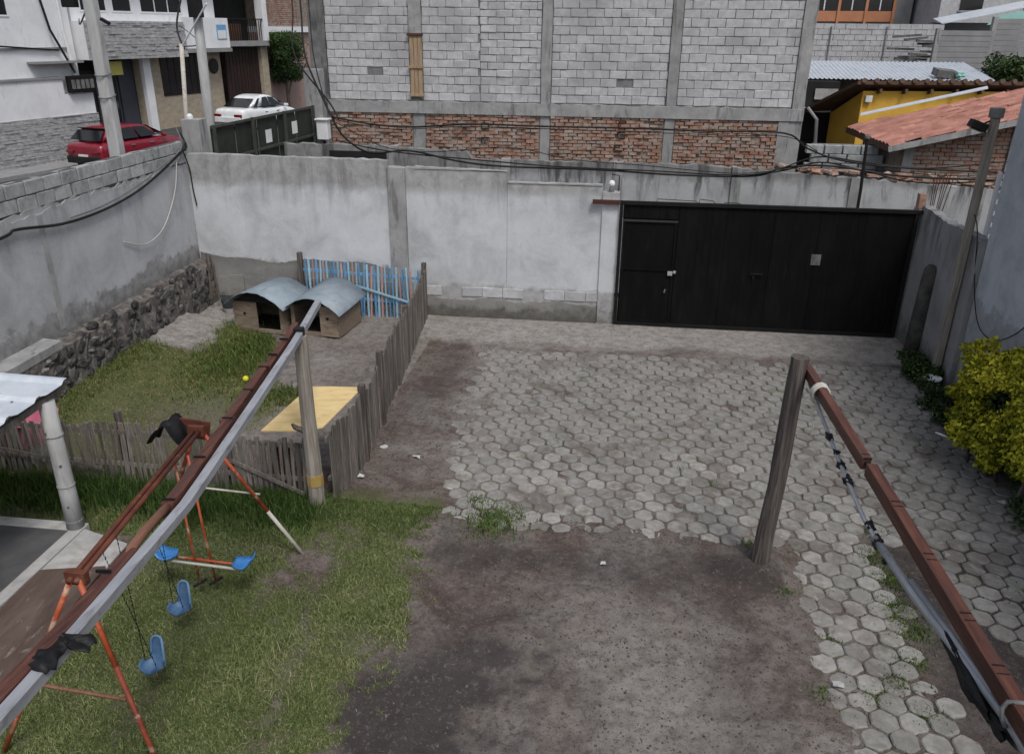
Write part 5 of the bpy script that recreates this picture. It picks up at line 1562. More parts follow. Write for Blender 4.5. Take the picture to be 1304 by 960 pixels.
# ---- lane gate on the left, its pillars and boxes
pl1 = MB().box((-8.2, 15.2, -.1), (-7.83, 15.52, 3.56), .006).build('gate_pillar', 'cement', bevel=.012)
tag(pl1, 'grey concrete gate pillar behind the inner wall corner', 'pillar')
MB().lathe((-8.08, 15.36, 3.56), [(.06, 0), (.06, .05), (.03, .09)], 10).build('cap', 'white_plain', pl1)
pl2 = MB().box((-7.62, 20.36, -.1), (-7.2, 20.7, 4.25), .008).build('gate_pillar', 'cement', bevel=.015)
tag(pl2, 'tall grey concrete gate pillar at the block building corner', 'pillar')
lgate = root('lane_gate', (-7.7, 18, 0), 'dark green ribbed metal lane gate with white stickers', 'gate')
g0, g1 = Vector((-7.83, 15.6, 0)), Vector((-7.46, 20.3, 0))
gd = (g1 - g0)
gn = Vector((gd.y, -gd.x, 0)).normalized()
def gpt(t, z, off=0.): return g0 + gd * t + Vector((0, 0, z)) + gn * off
for i in range(5):
    a, c = i / 5 + .004, (i + 1) / 5 - .004
    MB().sheet([[gpt(a, z), gpt(c, z)] for z in (.35, 1.8, 3.35)], .006, up=gn).build('gate_panel', 'green_gate', lgate)
for z in (.4, 2.1, 2.72, 3.38):
    MB().bar(gpt(0, z, .03), gpt(1, z, .03), .05, .05).build('rail', 'green_gate_frame', lgate)
for t in (0.01, .34, .66, .99):
    MB().bar(gpt(t, .1, .062), gpt(t, 3.42, .062), .06, .05, up=gd).build('stile', 'green_gate_frame', lgate)
for t, z in ((.5, 2.95), (.78, 3.0)):
    MB().sheet([[gpt(t - .03, z - .14, .012), gpt(t + .03, z - .14, .012)], [gpt(t - .03, z + .14, .012), gpt(t + .03, z + .14, .012)]], .003, up=gn).build('sticker', 'white_plain', lgate)
mb_ = root('meter_box', (-7.1, 20.2, 2.6), 'white meter box on the tall gate pillar', 'meter box')
MB().box((-7.3, 20.1, 2.62), (-7.02, 20.34, 3.08)).build('case', 'white_plain', mb_, bevel=.015)
MB().box((-7.33, 20.06, 3.083), (-6.98, 20.35, 3.12)).build('lid', 'white_plain', mb_, bevel=.008)
MB().tube([(-7.15, 20.2, 2.6), (-7.15, 20.2, 1.0)], .03, 8).build('conduit', 'cable', mb_)

# ---- utility poles
def sq_pole(name, x, y, h, w0, w1, label, mat='pole_concrete'):
    g = root(name, (x, y, 0), label, 'utility pole')
    b = MB()
    b.add([(x + sx_ * w, y + sy_ * w, z) for (w, z) in ((w0, -.3), (w1, h)) for (sx_, sy_) in ((-1, -1), (1, -1), (1, 1), (-1, 1))], [(0, 3, 2, 1), (4, 5, 6, 7)] + [(k, (k + 1) % 4, 4 + (k + 1) % 4, 4 + k) for k in range(4)])
    b.build('shaft', mat, g, bevel=.03)
    return g
p1 = sq_pole('utility_pole', -8.47, 13.42, 8.5, .115, .08, 'thick square concrete utility pole rising behind the block side wall')
for z in (4.45, 4.1):
    MB().tube([(-8.47 + .125 * math.cos(a), 13.42 + .135 * math.sin(a), z + .03 * math.sin(a)) for a in np.linspace(0, 6.28, 13)], .012, 5, cap=False).build('wire_band', 'cable_grey', p1)
MB().obox((-8.75, 13.3, 5.55), (.22, .14, .2)).obox((-8.2, 13.3, 5.25), (.16, .06, .05), (0, .5, 0)).build('cable_clamp', 'gate_frame', p1, bevel=.01)
p2 = root('utility_pole', (-8.52, 17.0, 0), 'slim round grey utility pole beside the lane gate', 'utility pole')
MB().tube([(-8.6, 17, -.2), (-8.42, 17, 7.5)], [.12, .085], 12).build('shaft', 'pole_concrete', p2, smooth=True)
MB().box((-8.55, 16.78, 5.35), (-8.3, 16.95, 5.75)).build('meter', 'gate_frame', p2, bevel=.01)
p3 = root('service_mast', (-9.0, 17.0, 0), 'thin white pipe mast with a long slanting arm by the lane gate', 'mast')
MB().tube([(-9.08, 17, -.2), (-9.02, 17, 3.4), (-8.9, 17, 4.85)], .045, 8).build('shaft', 'white_paint', p3, smooth=True)
MB().tube([(-8.9, 17, 4.8), (-8.1, 16.7, 5.6)], .018, 6).build('arm', 'white_plain', p3)
for lab, q, r in (('black service cable slanting down from the thick pole to the slim pole', [(-9.0, 17.6, 5.9), (-9.1, 17.3, 5.2), (-8.9, 17.1, 4.75)], .02),
                  ('black wire from the thin mast to the stone clad house', [(-9.0, 17, 4.8), (-12, 24, 4.75), (-17.5, 33.5, 5.2)], .014),
                  ('black wire sloping across the white house front', [(-8.5, 13.4, 5.5), (-13, 20, 5.2), (-20.4, 31.4, 5.4)], .016)):
    cable('service_wire', q, r, lab)

# ================================================================== houses across the street
def street_z(x, y): return -.05 + .75 * float(sstep(y, 33, 37.5)) * float(sstep(x, -40, -22))
b_ = MB()
xs_, ys_ = np.linspace(-60, -8.3, 30), np.linspace(5, 75, 60)
for y_ in ys_:
    for x_ in xs_:
        b_.v.append((x_, y_, street_z(x_, y_)))
b_.f = [(j * 30 + i, j * 30 + i + 1, (j + 1) * 30 + i + 1, (j + 1) * 30 + i) for j in range(59) for i in range(29)]
b_.build('street', 'asphalt', kind='structure')
AZ = R(76)
HA = Vector((-22.82, 28.43, 0))
def hroot(name, label):
    return root(name, HA, label, 'house', rz=AZ)
pv = root('pavement', HA, rz=AZ, kind='structure')
MB().box((-8, -1.3, -.1), (22, -.02, .1)).build('kerb_slab', 'flat_grey', pv, local=True, bevel=.01)
def win(parent, s0, s1, z0, z1, y=0., fr_='white_plain', bars=1):
    f = MB()
    w = .06
    f.box((s0 - w, y - .03, z0 - w), (s1 + w, y + .02, z0)).box((s0 - w, y - .03, z1), (s1 + w, y + .02, z1 + w)).box((s0 - w, y - .03, z0 + .001), (s0, y + .02, z1 - .001)).box((s1, y - .03, z0 + .001), (s1 + w, y + .02, z1 - .001))
    for i in range(bars):
        c = s0 + (s1 - s0) * (i + 1) / (bars + 1)
        f.box((c - .025, y - .028, z0 + .001), (c + .025, y + .018, z1 - .001))
    o = f.build('window', fr_, parent, local=True)
    MB().box((s0 + .001, y - .008, z0 + .001), (s1 - .001, y - .002, z1 - .001)).build('pane', 'window_glass', o, local=True)
def lbox(parent, name, mat, a, b, bevel=0., **k):
    return MB().box(a, b).build(name, mat, parent, local=True, bevel=bevel, **k)
def cladding(parent, s0, s1, z0, z1, y, seed):
    rs = random.Random(seed)
    b = MB()
    z = z0
    while z < z1:
        h = rs.uniform(.07, .15)
        s = s0
        while s < s1:
            l = rs.uniform(.18, .6)
            e = min(s + l, s1)
            b.box((s, y - rs.uniform(.015, .06), z), (e - .01, y + .03, min(z + h, z1) - .01))
            s = e
        z += h
    b.build('stone_cladding', 'clad_stone', parent, local=True, kind='stuff')

h1 = hroot('white_house', 'white rendered house with a stone clad base wall')
lbox(h1, 'wall', 'white_wall', (-7, .3, 0), (4.75, 9, 7.6))
lbox(h1, 'front_wall', 'white_wall', (-7, 0, 0), (3.6, .298, 3.2), label='lower white garden wall')
lbox(h1, 'base_wall', 'white_wall', (3.602, 0, 0), (5.0, .298, 2.6))
cladding(h1, -3, 5.05, 0, 1.82, 0, 3)
lbox(h1, 'coping', 'flat_grey', (-7, -.06, 3.202), (3.65, .3, 3.28))
lbox(h1, 'string_course', 'flat_grey', (-7, .22, 4.3), (4.4, .299, 4.36))
lbox(h1, 'canopy', 'flat_grey', (2.4, -.25, 3.78), (4.6, .299, 3.86))
win(h1, .7, 2.0, 5.5, 7.0, .3)
MB().box((3.75, -.2, 2.66), (5.0, .0, 3.3)).build('meter_bank', 'gate_frame', h1, local=True, bevel=.02)
for i in range(5):
    lbox(h1, 'meter', 'cement_dark', (3.84 + i * .23, -.23, 2.8), (4.0 + i * .23, -.202, 3.15))
MB().tube([(4.3, .26, 7.2), (4.32, .26, 5.0), (4.45, .2, 3.3)], .06, 8).build('drainpipe', 'white_plain', h1, local=True)
MB().tube([(3.2, .15, 7.4), (3.6, .12, 5.0), (4.2, -.1, 3.4)], .045, 8).build('cable_run', 'cable', h1, local=True)
MB().tube([(-4, .2, 4.42), (1.0, .2, 4.45), (3.9, .2, 4.25)], .03, 6).build('cable_run', 'cable', h1, local=True)
lbox(h1, 'roof', 'cement', (-7.3, -.1, 7.602), (5.0, 9.3, 7.8))

h2 = hroot('stone_house', 'house with a stone clad balcony, tan ground floor and dark brown garage')
lbox(h2, 'wall', 'tan_wall', (8.3, .5, 0), (13.75, 9, 4.05), label='tan tiled ground floor')
lbox(h2, 'upper_wall', 'white_wall', (5.05, .5, 4.052), (13.75, 9, 7.8))
lbox(h2, 'shop_wall', 'dark_inside', (5.05, .9, 0), (8.298, 9, 4.05))
lbox(h2, 'balcony', 'white_wall', (4.9, -.25, 3.86), (10.6, .48, 5.32))
cladding(h2, 4.9, 10.6, 3.86, 5.36, -.27, 5)
lbox(h2, 'balcony_wall', 'white_wall', (10.602, -.2, 4.2), (13.8, .48, 5.55))
lbox(h2, 'slab_edge', 'flat_grey', (10.602, -.3, 4.02), (13.8, .48, 4.19))
d_ = lbox(h2, 'door', 'door_grey', (7.3, .84, .05), (8.2, .89, 3.75), label='grey shop shutter door')
lbox(h2, 'door', 'garage_brown', (5.2, .84, .05), (5.9, .89, 3.4))
win(h2, 6.05, 7.15, 1.0, 3.3, .88, 'door_grey')
lbox(h2, 'pillar', 'white_wall', (8.3, .3, 0), (8.75, .498, 4.0))
lbox(h2, 'sign', 'sign_yellow', (6.0, .3, 3.2), (7.1, .34, 3.75), label='yellow shop sign board')
win(h2, 9.6, 10.9, 2.2, 3.9, .5, 'garage_brown', 2)
win(h2, 11.1, 12.3, 2.2, 3.9, .5, 'garage_brown', 2)
o = MB().lathe((13.15, .47, 3.35), [(.36, -.03), (.3, -.05), (.3, .02)], 20, 'y').build('round_window', 'garage_brown', h2, local=True)
MB().lathe((13.15, .46, 3.35), [(.3, -.045), (.3, -.035)], 20, 'y').build('pane', 'window_glass', o, local=True)
win(h2, 5.6, 6.9, 5.75, 7.3, .5, bars=1)
win(h2, 7.3, 8.3, 5.75, 7.3, .5, bars=0)
win(h2, 8.9, 11.4, 5.75, 7.3, .5, bars=2)
o = lbox(h2, 'notice', 'sign_blue', (12.9, -.23, 4.6), (13.6, -.205, 5.25), label='blue and white notice board')
lbox(h2, 'lower_notice', 'white_plain', (12.95, -.236, 4.62), (13.55, -.231, 5.0))
lbox(h2, 'garage_wall', 'tan_wall', (13.752, .5, 4.25), (17.1, 9, 4.45))
gd_ = lbox(h2, 'garage_door', 'garage_brown', (13.9, .3, .05), (16.55, .36, 4.2))
for i in range(10):
    lbox(h2, 'garage_slat', 'garage_brown', (13.92 + i * .264, .27, .08), (14.15 + i * .264, .299, 4.15))
lbox(h2, 'balcony_slab', 'flat_grey', (13.802, -.2, 4.252), (17.0, .498, 4.5))
lbox(h2, 'rear_room', 'dark_inside', (13.752, 1.2, 4.452), (17.1, 9, 7.6))
lbox(h2, 'pillar', 'tan_wall', (16.6, .1, 0), (17.15, .498, 4.25))
lbox(h2, 'pillar', 'white_wall', (16.7, -.15, 4.502), (17.1, .3, 7.6))
for i in range(16):
    lbox(h2, 'baluster', 'gate_frame', (13.9 + i * .175, -.12, 4.5), (13.93 + i * .175, -.09, 5.5))
lbox(h2, 'handrail', 'gate_frame', (13.82, -.14, 5.502), (16.69, -.07, 5.56))
lbox(h2, 'planter', 'rust', (14.2, .3, 4.502), (15.4, .6, 5.3))
lbox(h2, 'roof', 'cement', (4.9, -.4, 7.802), (17.3, 9.2, 8.0))
h3 = hroot('brick_house', 'red brick house with a pale band behind the dark green bush')
lbox(h3, 'wall', 'pink_wall', (17.3, .6, 0), (23, 9, 4.9))
lbox(h3, 'band', 'white_wall', (17.3, .4, 4.902), (23, 9, 5.2))
lbox(h3, 'upper_wall', 'brick_mortar', (17.3, .55, 5.202), (23, 9, 8))
bb3 = MB()
z, r = 5.22, 0
while z < 7.2:
    s = 17.3 + (.12 if r % 2 else 0)
    while s < 20.6:
        bb3.box((s, .5 + random.gauss(0, .006), z), (s + .24, .552, z + .08), .003)
        s += .26
    z += .1
    r += 1
bb3.build('brickwork', 'brick', h3, local=True, kind='stuff')
bush = root('tree', HA, 'dense dark green bush tree in front of the brick house', 'tree', rz=AZ)
L = [(18.4 + random.uniform(-1.1, 1.2), -.1 + random.uniform(-.5, .4), 3.65 + random.uniform(-1.0, .95), .45, .45, .42) for _ in range(80)]
c, tone = leaf_cloud(24000, lump_sampler(L, .6), .1, lambda p, N: np.clip(RNG.uniform(.05, .8, N) + .2 * (p[:, 2] - 3.5), 0, 1))
link('crown', mesh_np('crown', c, 4, 'leaf_green', tone), None, bush, local=True)
MB().tube([(18.2, -.2, -.05), (18.22, -.2, 1.5), (18.2, -.15, 3.2)], [.12, .09, .05], 8).build('trunk', 'bark', bush, local=True)
MB().tube([(18.22, -.2, 1.5), (18.6, -.3, 2.6), (18.8, -.3, 3.4)], [.06, .045, .02], 6).build('limb', 'bark', bush, local=True)

# ---- cars
def loft(sections):
    b = MB()
    n = len(sections[0])
    for s in sections:
        b.v += s
    for i in range(len(sections) - 1):
        for k in range(n):
            b.f.append((i * n + k, i * n + (k + 1) % n, (i + 1) * n + (k + 1) % n, (i + 1) * n + k))
    b.f.append(tuple(reversed(range(n))))
    b.f.append(tuple((len(sections) - 1) * n + k for k in range(n)))
    return b
def subs(o):
    m = o.modifiers.new('subdivision', 'SUBSURF')
    m.levels = m.render_levels = 2
    return o
def car(name, loc, rz, label, col, st, cab, suv):
    """local axes: +x forward, y left; st = (x, ztop, halfwidth, zlow); cab = dict"""
    g = root(name, loc, label, 'car', 'cars parked across the street', rz)
    secs = []
    for (x, zt, w, zl) in st:
        secs.append([(x, -w * .72, zt), (x, -w * .93, zt - .05), (x, -w, zt - .2), (x, -w, zl + .2), (x, -w * .93, zl), (x, w * .93, zl), (x, w, zl + .2), (x, w, zt - .2), (x, w * .93, zt - .05), (x, w * .72, zt)])
    subs(loft(secs).build('body', col, g, local=True, smooth=True))
    b0, b1, r0, r1, zb, zr, wb, wr = cab
    N = 7
    def crn(t, u):        # t 0..1 rear to front along the cabin, u 0..1 belt to roof
        xb, xr = b0 + (b1 - b0) * t, r0 + (r1 - r0) * t
        crown = .1 * math.sin(math.pi * t) ** .8
        return (xb + (xr - xb) * u, wb + (wr - wb) * u, zb + (zr + crown - zb) * u)
    secs = []
    for i in range(N + 1):
        t = i / N
        x0, w0, z0 = crn(t, 0); x2, w2, z2 = crn(t, .93); x3, w3, z3 = crn(t, 1)
        secs.append([(x0, -w0, z0 - .06), (x2, -w2, z2), (x3, -w3 * .86, z3), (x3, w3 * .86, z3), (x2, w2, z2), (x0, w0, z0 - .06)])
    subs(loft(secs).build('roof', col, g, local=True, smooth=True))
    # side panes, 8 mm proud of the cabin
    for sd in (-1, 1):
        for (t0, t1, nm) in ((.12, .3, 'quarter_window') if suv else (.1, .2, 'quarter_window'), (.32, .55, 'side_window'), (.58, .84, 'side_window')):
            rows = []
            for u in (.14, .5, .82):
                row = []
                for t in np.linspace(t0, t1, 4):
                    tt = .5 + (t - .5) * (1 - .0 * u)
                    x, w, z = crn(tt, u)
                    row.append((x, sd * (w + .006), z))
                rows.append(row)
            MB().sheet(rows, .006, up=(0, sd, 0)).build(nm, 'car_glass', g, local=True)
    def cross(tpos, u0, u1, nm, off):
        rows = []
        for u in (u0, (u0 + u1) / 2, u1):
            x, w, z = crn(tpos, u)
            rows.append([(x + off, w * .84 * v, z + .01) for v in (-1, -.5, 0, .5, 1)])
        return MB().sheet(rows, .006, up=(1 if off > 0 else -1, 0, .4)).build(nm, 'car_glass', g, local=True)
    cross(0, .2, .86, 'rear_window', -.02)
    cross(1, .12, .92, 'windscreen', .03)
    x_r, zt_r, w_r, zl_r = st[0]
    for sd in (-1, 1):
        MB().obox((x_r + .02, sd * w_r * .74, zt_r - .2), (.16, .36, .08 if suv else .13)).build('tail_light', 'lens_red', g, local=True, bevel=.02)
        MB().obox((st[-1][0] - .04, sd * st[-1][2] * .72, st[-1][1] - .14), (.14, .4, .13)).build('headlight', 'chrome', g, local=True, bevel=.02)
        x, w, z = crn(.9, .05)
        MB().obox((x - .02, sd * (w + .12), z + .03), (.12, .2, .13)).build('mirror', col, g, local=True, bevel=.03)
        for t in (.42, .7):
            x, w, z = crn(t, 0)
            MB().obox((x, sd * (st[4][2] + .012), z - .16), (.2, .03, .035)).build('door_handle', 'chrome', g, local=True, bevel=.008)
        for xx in (st[0][0] + .85, st[-1][0] - .85):
            r_ = .35 if suv else .31
            wl = MB().lathe((xx, sd * (st[4][2] - .1), r_ - .0), [(r_ * .6, -.11), (r_, -.1), (r_, .1), (r_ * .6, .11)], 20, 'y').build('wheel', 'tyre', g, local=True)
            MB().lathe((xx, sd * (st[4][2] - .1), r_), [(r_ * .58, -.118), (r_ * .58, .118)], 16, 'y').build('rim', 'chrome', wl, local=True)
    MB().obox((x_r - .02, 0, zl_r + .16), (.1, w_r * 1.9, .26)).build('rear_bumper', 'tyre' if suv else col, g, local=True, bevel=.03)
    MB().obox((x_r - .012, 0, zt_r - .36), (.03, .46, .13)).build('number_plate', 'white_plain', g, local=True)
    if suv:
        MB().obox((b0 + (r0 - b0) + .02, 0, zr - .0), (.26, wr * 1.75, .04), (0, .15, 0)).build('spoiler', 'tyre', g, local=True, bevel=.01)
    return g
dh = Vector((math.cos(AZ), math.sin(AZ), 0))
nh = Vector((math.sin(AZ), -math.cos(AZ), 0))
rc = Vector((-20.85, 29.75, -.05)) + dh * 2.2 + nh * .93
suv_st = [(-2.3, 1.0, .84, .34), (-2.2, 1.14, .93, .3), (-1.4, 1.16, .96, .26), (-.4, 1.14, .96, .25), (.6, 1.12, .96, .25), (1.1, 1.1, .95, .26), (1.75, 1.03, .93, .28), (2.2, .93, .88, .3), (2.35, .76, .76, .36)]
car('parked_car', rc, AZ, 'red hatchback car parked behind the thick utility pole', 'car_red', suv_st, (-2.2, 1.3, -1.65, .3, 1.1, 1.6, .92, .74), True)
sed_st = [(-2.25, .9, .76, .36), (-2.1, 1.03, .86, .3), (-1.6, 1.04, .89, .26), (-.5, .97, .89, .24), (.6, .95, .87, .24), (1.1, .94, .86, .25), (1.6, .87, .84, .28), (2.05, .76, .78, .3), (2.2, .66, .68, .36)]
wc = Vector((-18.6, 37.6, .68)) + dh * 2.2 + nh * .87
car('parked_car', wc, AZ, 'white sedan parked beside the brown garage door', 'car_white', sed_st, (-1.85, 1.35, -.85, .3, .94, 1.44, .85, .66), False)

# ================================================================== neighbours on the right
yh = root('yellow_house', (7.5, 25, 0), 'ochre yellow house with brown eaves', 'house')
c0, fdir, sdir = Vector((6.62, 24.0, 0)), Vector((.985, .17, 0)), Vector((-.14, .99, 0))
def prism(b, base, z0, zt):
    n = len(base)
    b.add([(p.x, p.y, z0) for p in base] + [(p.x, p.y, z) for p, z in zip(base, zt)], [tuple(reversed(range(n))), tuple(range(n, 2 * n))] + [(k, (k + 1) % n, n + (k + 1) % n, n + k) for k in range(n)])
    return b
e1, e2 = c0 + fdir * 4.2, c0 + sdir * 2.0
prism(MB(), [c0, e1, e1 + sdir * 2.0, e2], -.2, [3.75, 3.75, 3.0, 3.0]).build('wall', 'yellow_wall', yh)
o0, o1, o2, o3 = c0 - fdir * .3 - sdir * .25, e1 + fdir * .3 - sdir * .25, e1 + fdir * .3 + sdir * 2.5, e2 - fdir * .75 + sdir * .5
zz = lambda p: 3.84 - .36 * ((p - c0).dot(Vector((fdir.y * -1, fdir.x, 0))) / 1.0)
rf = MB()
rf.add([(p.x, p.y, zz(p) + dz) for dz in (0, .09) for p in (o0, o1, o2, o3)], [(3, 2, 1, 0), (4, 5, 6, 7)] + [(k, (k + 1) % 4, 4 + (k + 1) % 4, 4 + k) for k in range(4)])
rf.build('roof', 'eave_wood', yh)
for i in range(14):
    p = o0 + (o1 - o0) * ((i + .5) / 14)
    MB().tube([(p.x, p.y - .03, zz(p) + .1), (p.x + sdir.x * .5, p.y + sdir.y * .5, zz(p + sdir * .5) + .1)], .07, 7).build('edge_tile', 'eave_wood', yh)
for i in range(6):
    p = c0 + fdir * (.4 + i * .7) - sdir * .2
    MB().bar((p.x, p.y, 3.77), (p.x + sdir.x * .35, p.y + sdir.y * .35, 3.7), .07, .1).build('rafter', 'eave_wood', yh)
MB().tube([(5.5, 25.2, 3.2), (5.75, 25.0, 2.9), (5.9, 24.9, 1.0)], .05, 8).build('drainpipe', 'flat_grey', yh)
MB().obox((6.78, 23.96, 3.55), (.18, .08, .18)).build('wall_light', 'white_plain', yh, bevel=.02)
pr_ = root('porch', (5.5, 27, 0), 'dark porch with a pale beam beside the yellow house', 'porch')
MB().box((4.7, 26.4, 0), (6.6, 28.0, 3.85)).build('recess_shade', 'dark_inside', pr_)  # solid near-black box, its colour stands for the shade in the recess
MB().box((4.7, 26.2, 3.0), (6.4, 26.39, 3.12)).build('beam', 'white_plain', pr_)
MB().box((5.9, 26.34, 3.35), (6.55, 26.39, 3.65)).build('vent_panel', 'concrete_pale', pr_)
cr = root('metal_roof', (8.4, 28, 3.9), 'long pale corrugated metal roof behind the yellow house', 'roof')
rows = []
for i in range(121):
    x = 5.7 + 5.4 * i / 120
    rows.append([(x, 26.9, 3.9 + .035 * (i % 3 == 0)), (x, 29.6, 4.32 + .035 * (i % 3 == 0))])
MB().sheet(rows, .006).build('roof_sheet', 'roof_white', cr)
MB().box((5.7, 28.2, 0), (11.0, 29.5, 3.85)).build('wall', 'cement_dark', cr)
MB().obox((9.75, 27.2, 4.1), (.6, .4, .2), (.15, .1, .1)).build('patch', 'cement_dark', cr)
tag(crumple('roof_bundle', (10.1, 26.95, 4.05), (.25, .2, .2), 'teal_paint', 12), 'small pale bundle on the corrugated metal roof', 'bundle')

# tiled roof
tr_ = root('tiled_roof_house', (8, 20, 0), 'brick outbuilding with a faded red tile roof', 'house')
def rz_(x): return 3.02 + (x - 5.78) * .245
wq = MB()
wq.add([(x, y, z) for y in (18.75, 21.6) for (x, z) in ((6.15, -.1), (10.4, -.1), (10.4, rz_(10.4) - .1), (6.15, rz_(6.15) - .1))], [(3, 2, 1, 0), (4, 5, 6, 7), (0, 1, 5, 4), (1, 2, 6, 5), (2, 3, 7, 6), (3, 0, 4, 7)])
wq.build('wall', 'brick_mortar', tr_)
bq = MB()
z, r = 1.6, 0
while z < 4.0:
    x = 6.15 - (.1 if r % 2 else 0)
    while x < 10.2:
        if z + .08 < rz_(x) - .1: bq.box((max(x, 6.16), 18.71 + random.gauss(0, .01), z), (min(x + .21, 10.38), 18.752, z + .07), .005)
        x += .225
    z += .085
    r += 1
bq.build('brickwork', 'brick', tr_, kind='stuff')
for x in (6.2, 8.3):
    MB().box((x, 18.66, -.1), (x + .2, 18.7, rz_(x) - .09)).build('pier', 'cement', tr_)
dk = MB()
dk.add([(x, y, rz_(x) + dz) for dz in (-.07, -.015) for (x, y) in ((5.8, 18.32), (10.5, 18.32), (10.5, 21.8), (5.8, 21.8))], [(3, 2, 1, 0), (4, 5, 6, 7)] + [(k, (k + 1) % 4, 4 + (k + 1) % 4, 4 + k) for k in range(4)])
deck = dk.build('roof', 'eave_wood', tr_)
def tile_mesh(seed):
    rs = random.Random(seed)
    rows = []
    for i in range(3):
        rows.append([(-.17 + .34 * i / 2, -.125 + .25 * j / 6, .03 * math.sin(math.pi * j / 6) + rs.gauss(0, .002)) for j in range(7)])
    me = MB().sheet(rows, .014).mesh('roof_tile', 'tile_roof')
    return me
tms = [tile_mesh(s) for s in range(5)]
ang = -math.atan(.245)
for i in range(15):
    for j in range(14):
        x = 5.92 + i * .315
        y = 18.43 + j * .252
        if x > 10.5: continue
        link('roof_tile', random.choice(tms), None, deck, (x, y + random.gauss(0, .008), rz_(x) + .02 + random.uniform(-.008, .014)), (random.gauss(0, .09), ang - .06 + random.gauss(0, .02), random.gauss(0, .015)))
MB().bar((5.77, 18.3, 2.96), (5.77, 21.82, 2.96), .02, .12).build('fascia', 'eave_wood', tr_)
MB().bar((5.75, 18.3, 2.95), (10.4, 18.3, 4.09), .02, .12).build('fascia', 'cement', tr_)
MB().sheet([[(6.1, 22.0, 3.3), (6.15, 22.2, 3.34)], [(9.0, 22.1, 3.98), (9.05, 22.3, 4.02)]], .02).build('flashing', 'roof_white', tr_)
# low block wall between
lbw = root('low_block_wall', (5.4, 20, 0), 'low grey block wall in front of the yellow house', 'wall')
MB().box((4.52, 19.66, -.1), (6.14, 19.8, 2.86)).build('core', 'mortar', lbw)
for r in range(3):
    for i in range(5):
        x = 4.68 + i * .4 - (.0 if r % 2 else .12)
        if x > 6.0: continue
        link('block', random.choice(blks), None, lbw, (x, 19.62, 2.76 - r * .2), (0, 0, R(90) + random.gauss(0, .02)), (1, .96, 1))

# far walls and houses
fwall = root('far_wall', (10, 35, 0), 'long grey block wall beyond the corrugated metal roof', 'wall')
MB().box((6.5, 35.0, 0), (12.0, 35.25, 5.5)).build('core', 'mortar', fwall)
far = MB()
for r in range(9):
    for i in range(14):
        x = 6.6 + i * .4 - (.2 if r % 2 else 0)
        far.box((x, 34.97 + random.gauss(0, .006), 3.75 + r * .195), (x + .385, 35.05, 3.93 + r * .195), .004)
far.build('block_course', 'block', fwall, kind='stuff')
for x in (8.05, 10.1):
    MB().box((x, 34.93, 3.9), (x + .05, 34.96, 5.4)).build('drip_pipe', 'cement_dark', fwall)
fw2 = root('panel_wall', (14, 33, 0), 'grey retaining wall of ribbed precast panels', 'wall')
for j, (a, c, zt) in enumerate(((11.3, 13.2, 5.3), (13.25, 15.3, 5.7), (15.35, 18, 6.0))):
    q = MB()
    for k in range(14):
        q.box((a, 33 + j * .3 + random.gauss(0, .01), zt - .18 * (k + 1)), (c, 33.2 + j * .3, zt - .18 * k - .012))
    q.build('panel_stack', 'flat_grey', fw2)
    MB().box((a - .05, 32.9 + j * .3, 0), (a + .1, 33.1 + j * .3, zt + .05)).build('post', 'cement', fw2)
    MB().box((a, 33.05 + j * .3, 0), (c, 33.25 + j * .3, zt - 14 * .18)).build('footing', 'cement_dark', fw2)
wood = MB()
for i in range(12):
    wood.obox((11.0 + random.uniform(-.6, .8), 34.2 + random.uniform(-.3, .3), 4.1 + .09 * i), (random.uniform(.6, 1.2), .1, .08), (0, random.gauss(0, .05), random.gauss(0, .2)))
tag(wood.build('timber_pile', 'cement_dark', None), 'dark stack of planks against the far grey wall', 'pile', kind='stuff')
MB().box((10.5, 33.8, 0), (11.9, 34.7, 4.05)).build('pile_base', 'cement', fwall)
ob = root('orange_building', (12, 43, 0), 'far orange and grey apartment building with wide windows', 'building')
MB().box((8.6, 43, 0), (13.4, 50, 9)).build('wall', 'flat_grey', ob)
for z in (5.35, 6.35, 7.4):
    MB().box((8.7, 42.9, z + .3), (12.6, 42.98, z + .75)).build('spandrel', 'orange_wall', ob)
for i, x in enumerate((8.9, 10.15, 11.4)):
    for z in (4.95, 5.75 + .38, 7.2):
        f = MB().box((x, 42.93, z), (x + 1.1, 42.97, z + .5)).build('window', 'window_glass', ob)
        MB().box((x + .52, 42.9, z), (x + .57, 42.928, z + .5)).build('frame', 'white_plain', f)
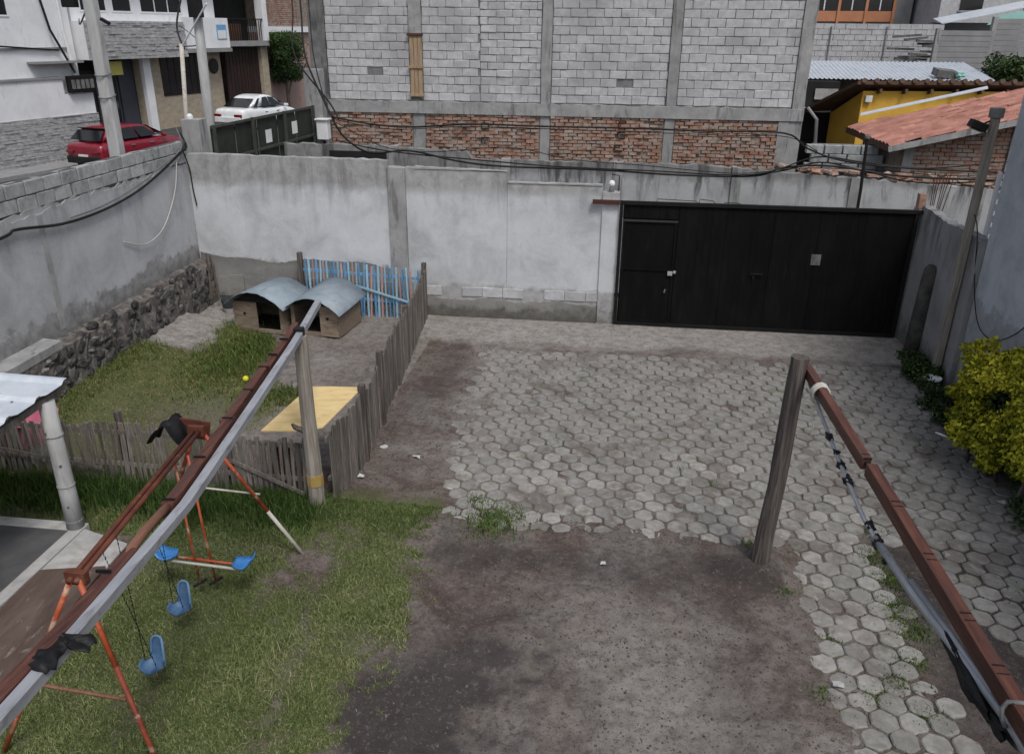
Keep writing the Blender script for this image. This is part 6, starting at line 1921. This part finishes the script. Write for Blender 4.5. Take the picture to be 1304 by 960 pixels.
for x in (8.7, 10.05, 11.28, 12.5):
    MB().box((x, 42.84, 4.6), (x + .12, 42.895, 9)).build('mullion', 'orange_wall', ob)
gh = root('grey_house', (17, 40, 0), 'far grey block house with a dark window', 'house')
MB().box((13.6, 40, 0), (22, 48, 9)).build('wall', 'block', gh)
for (x, z) in ((14.4, 6.1), (17.0, 6.0)):
    f = MB().box((x, 39.95, z), (x + .9, 39.99, z + 1.2)).build('window', 'window_glass', gh)
    MB().box((x - .06, 39.93, z - .08), (x + .96, 39.999, z - .002)).build('sill', 'cement', f)
MB().sheet([[(12.6, 36.5, 5.55), (12.9, 38.5, 5.75)], [(16.3, 36.5, 6.3), (16.6, 38.5, 6.5)]], .03).build('lean_to_roof', 'roof_white', gh)
MB().sheet([[(14.2, 36.3, 5.5), (14.4, 36.32, 5.8)], [(15.6, 36.3, 5.7), (15.6, 36.32, 6.05)]], .03, up=(0, 1, 0)).build('gable_trim', 'teal_paint', gh)
MB().box((12.8, 38.4, 0), (16.4, 38.6, 5.6)).build('lean_to_wall', 'flat_grey', gh)
def tree(x, y, h, lumps_, label, n=5000, size=.13):
    g = root('tree', (x, y, 0), label, 'tree')
    c, tone = leaf_cloud(n, lump_sampler(lumps_, .7), size, lambda p, N: RNG.uniform(0, 1, N))
    link('crown', mesh_np('crown', c, 4, 'leaf_green', tone), None, g, (0, 0, 0))
    MB().tube([(x, y, -.2), (x + .05, y, h * .5), (x - .05, y, h)], [.14, .1, .05], 8).build('trunk', 'bark', g)
    for i in range(3):
        a = i * 2.1
        MB().tube([(x, y, h * .6), (x + .5 * math.cos(a), y + .5 * math.sin(a), h * .85), (x + .8 * math.cos(a), y + .8 * math.sin(a), h)], [.06, .04, .015], 6).build('limb', 'bark', g)
tree(12.4, 28.5, 4.0, [(12.4 + random.uniform(-1.1, 1.2), 28.5 + random.uniform(-.8, .8), 3.9 + random.uniform(-.5, .55), .4, .4, .32) for _ in range(30)], 'dark green tree at the end of the corrugated roof')
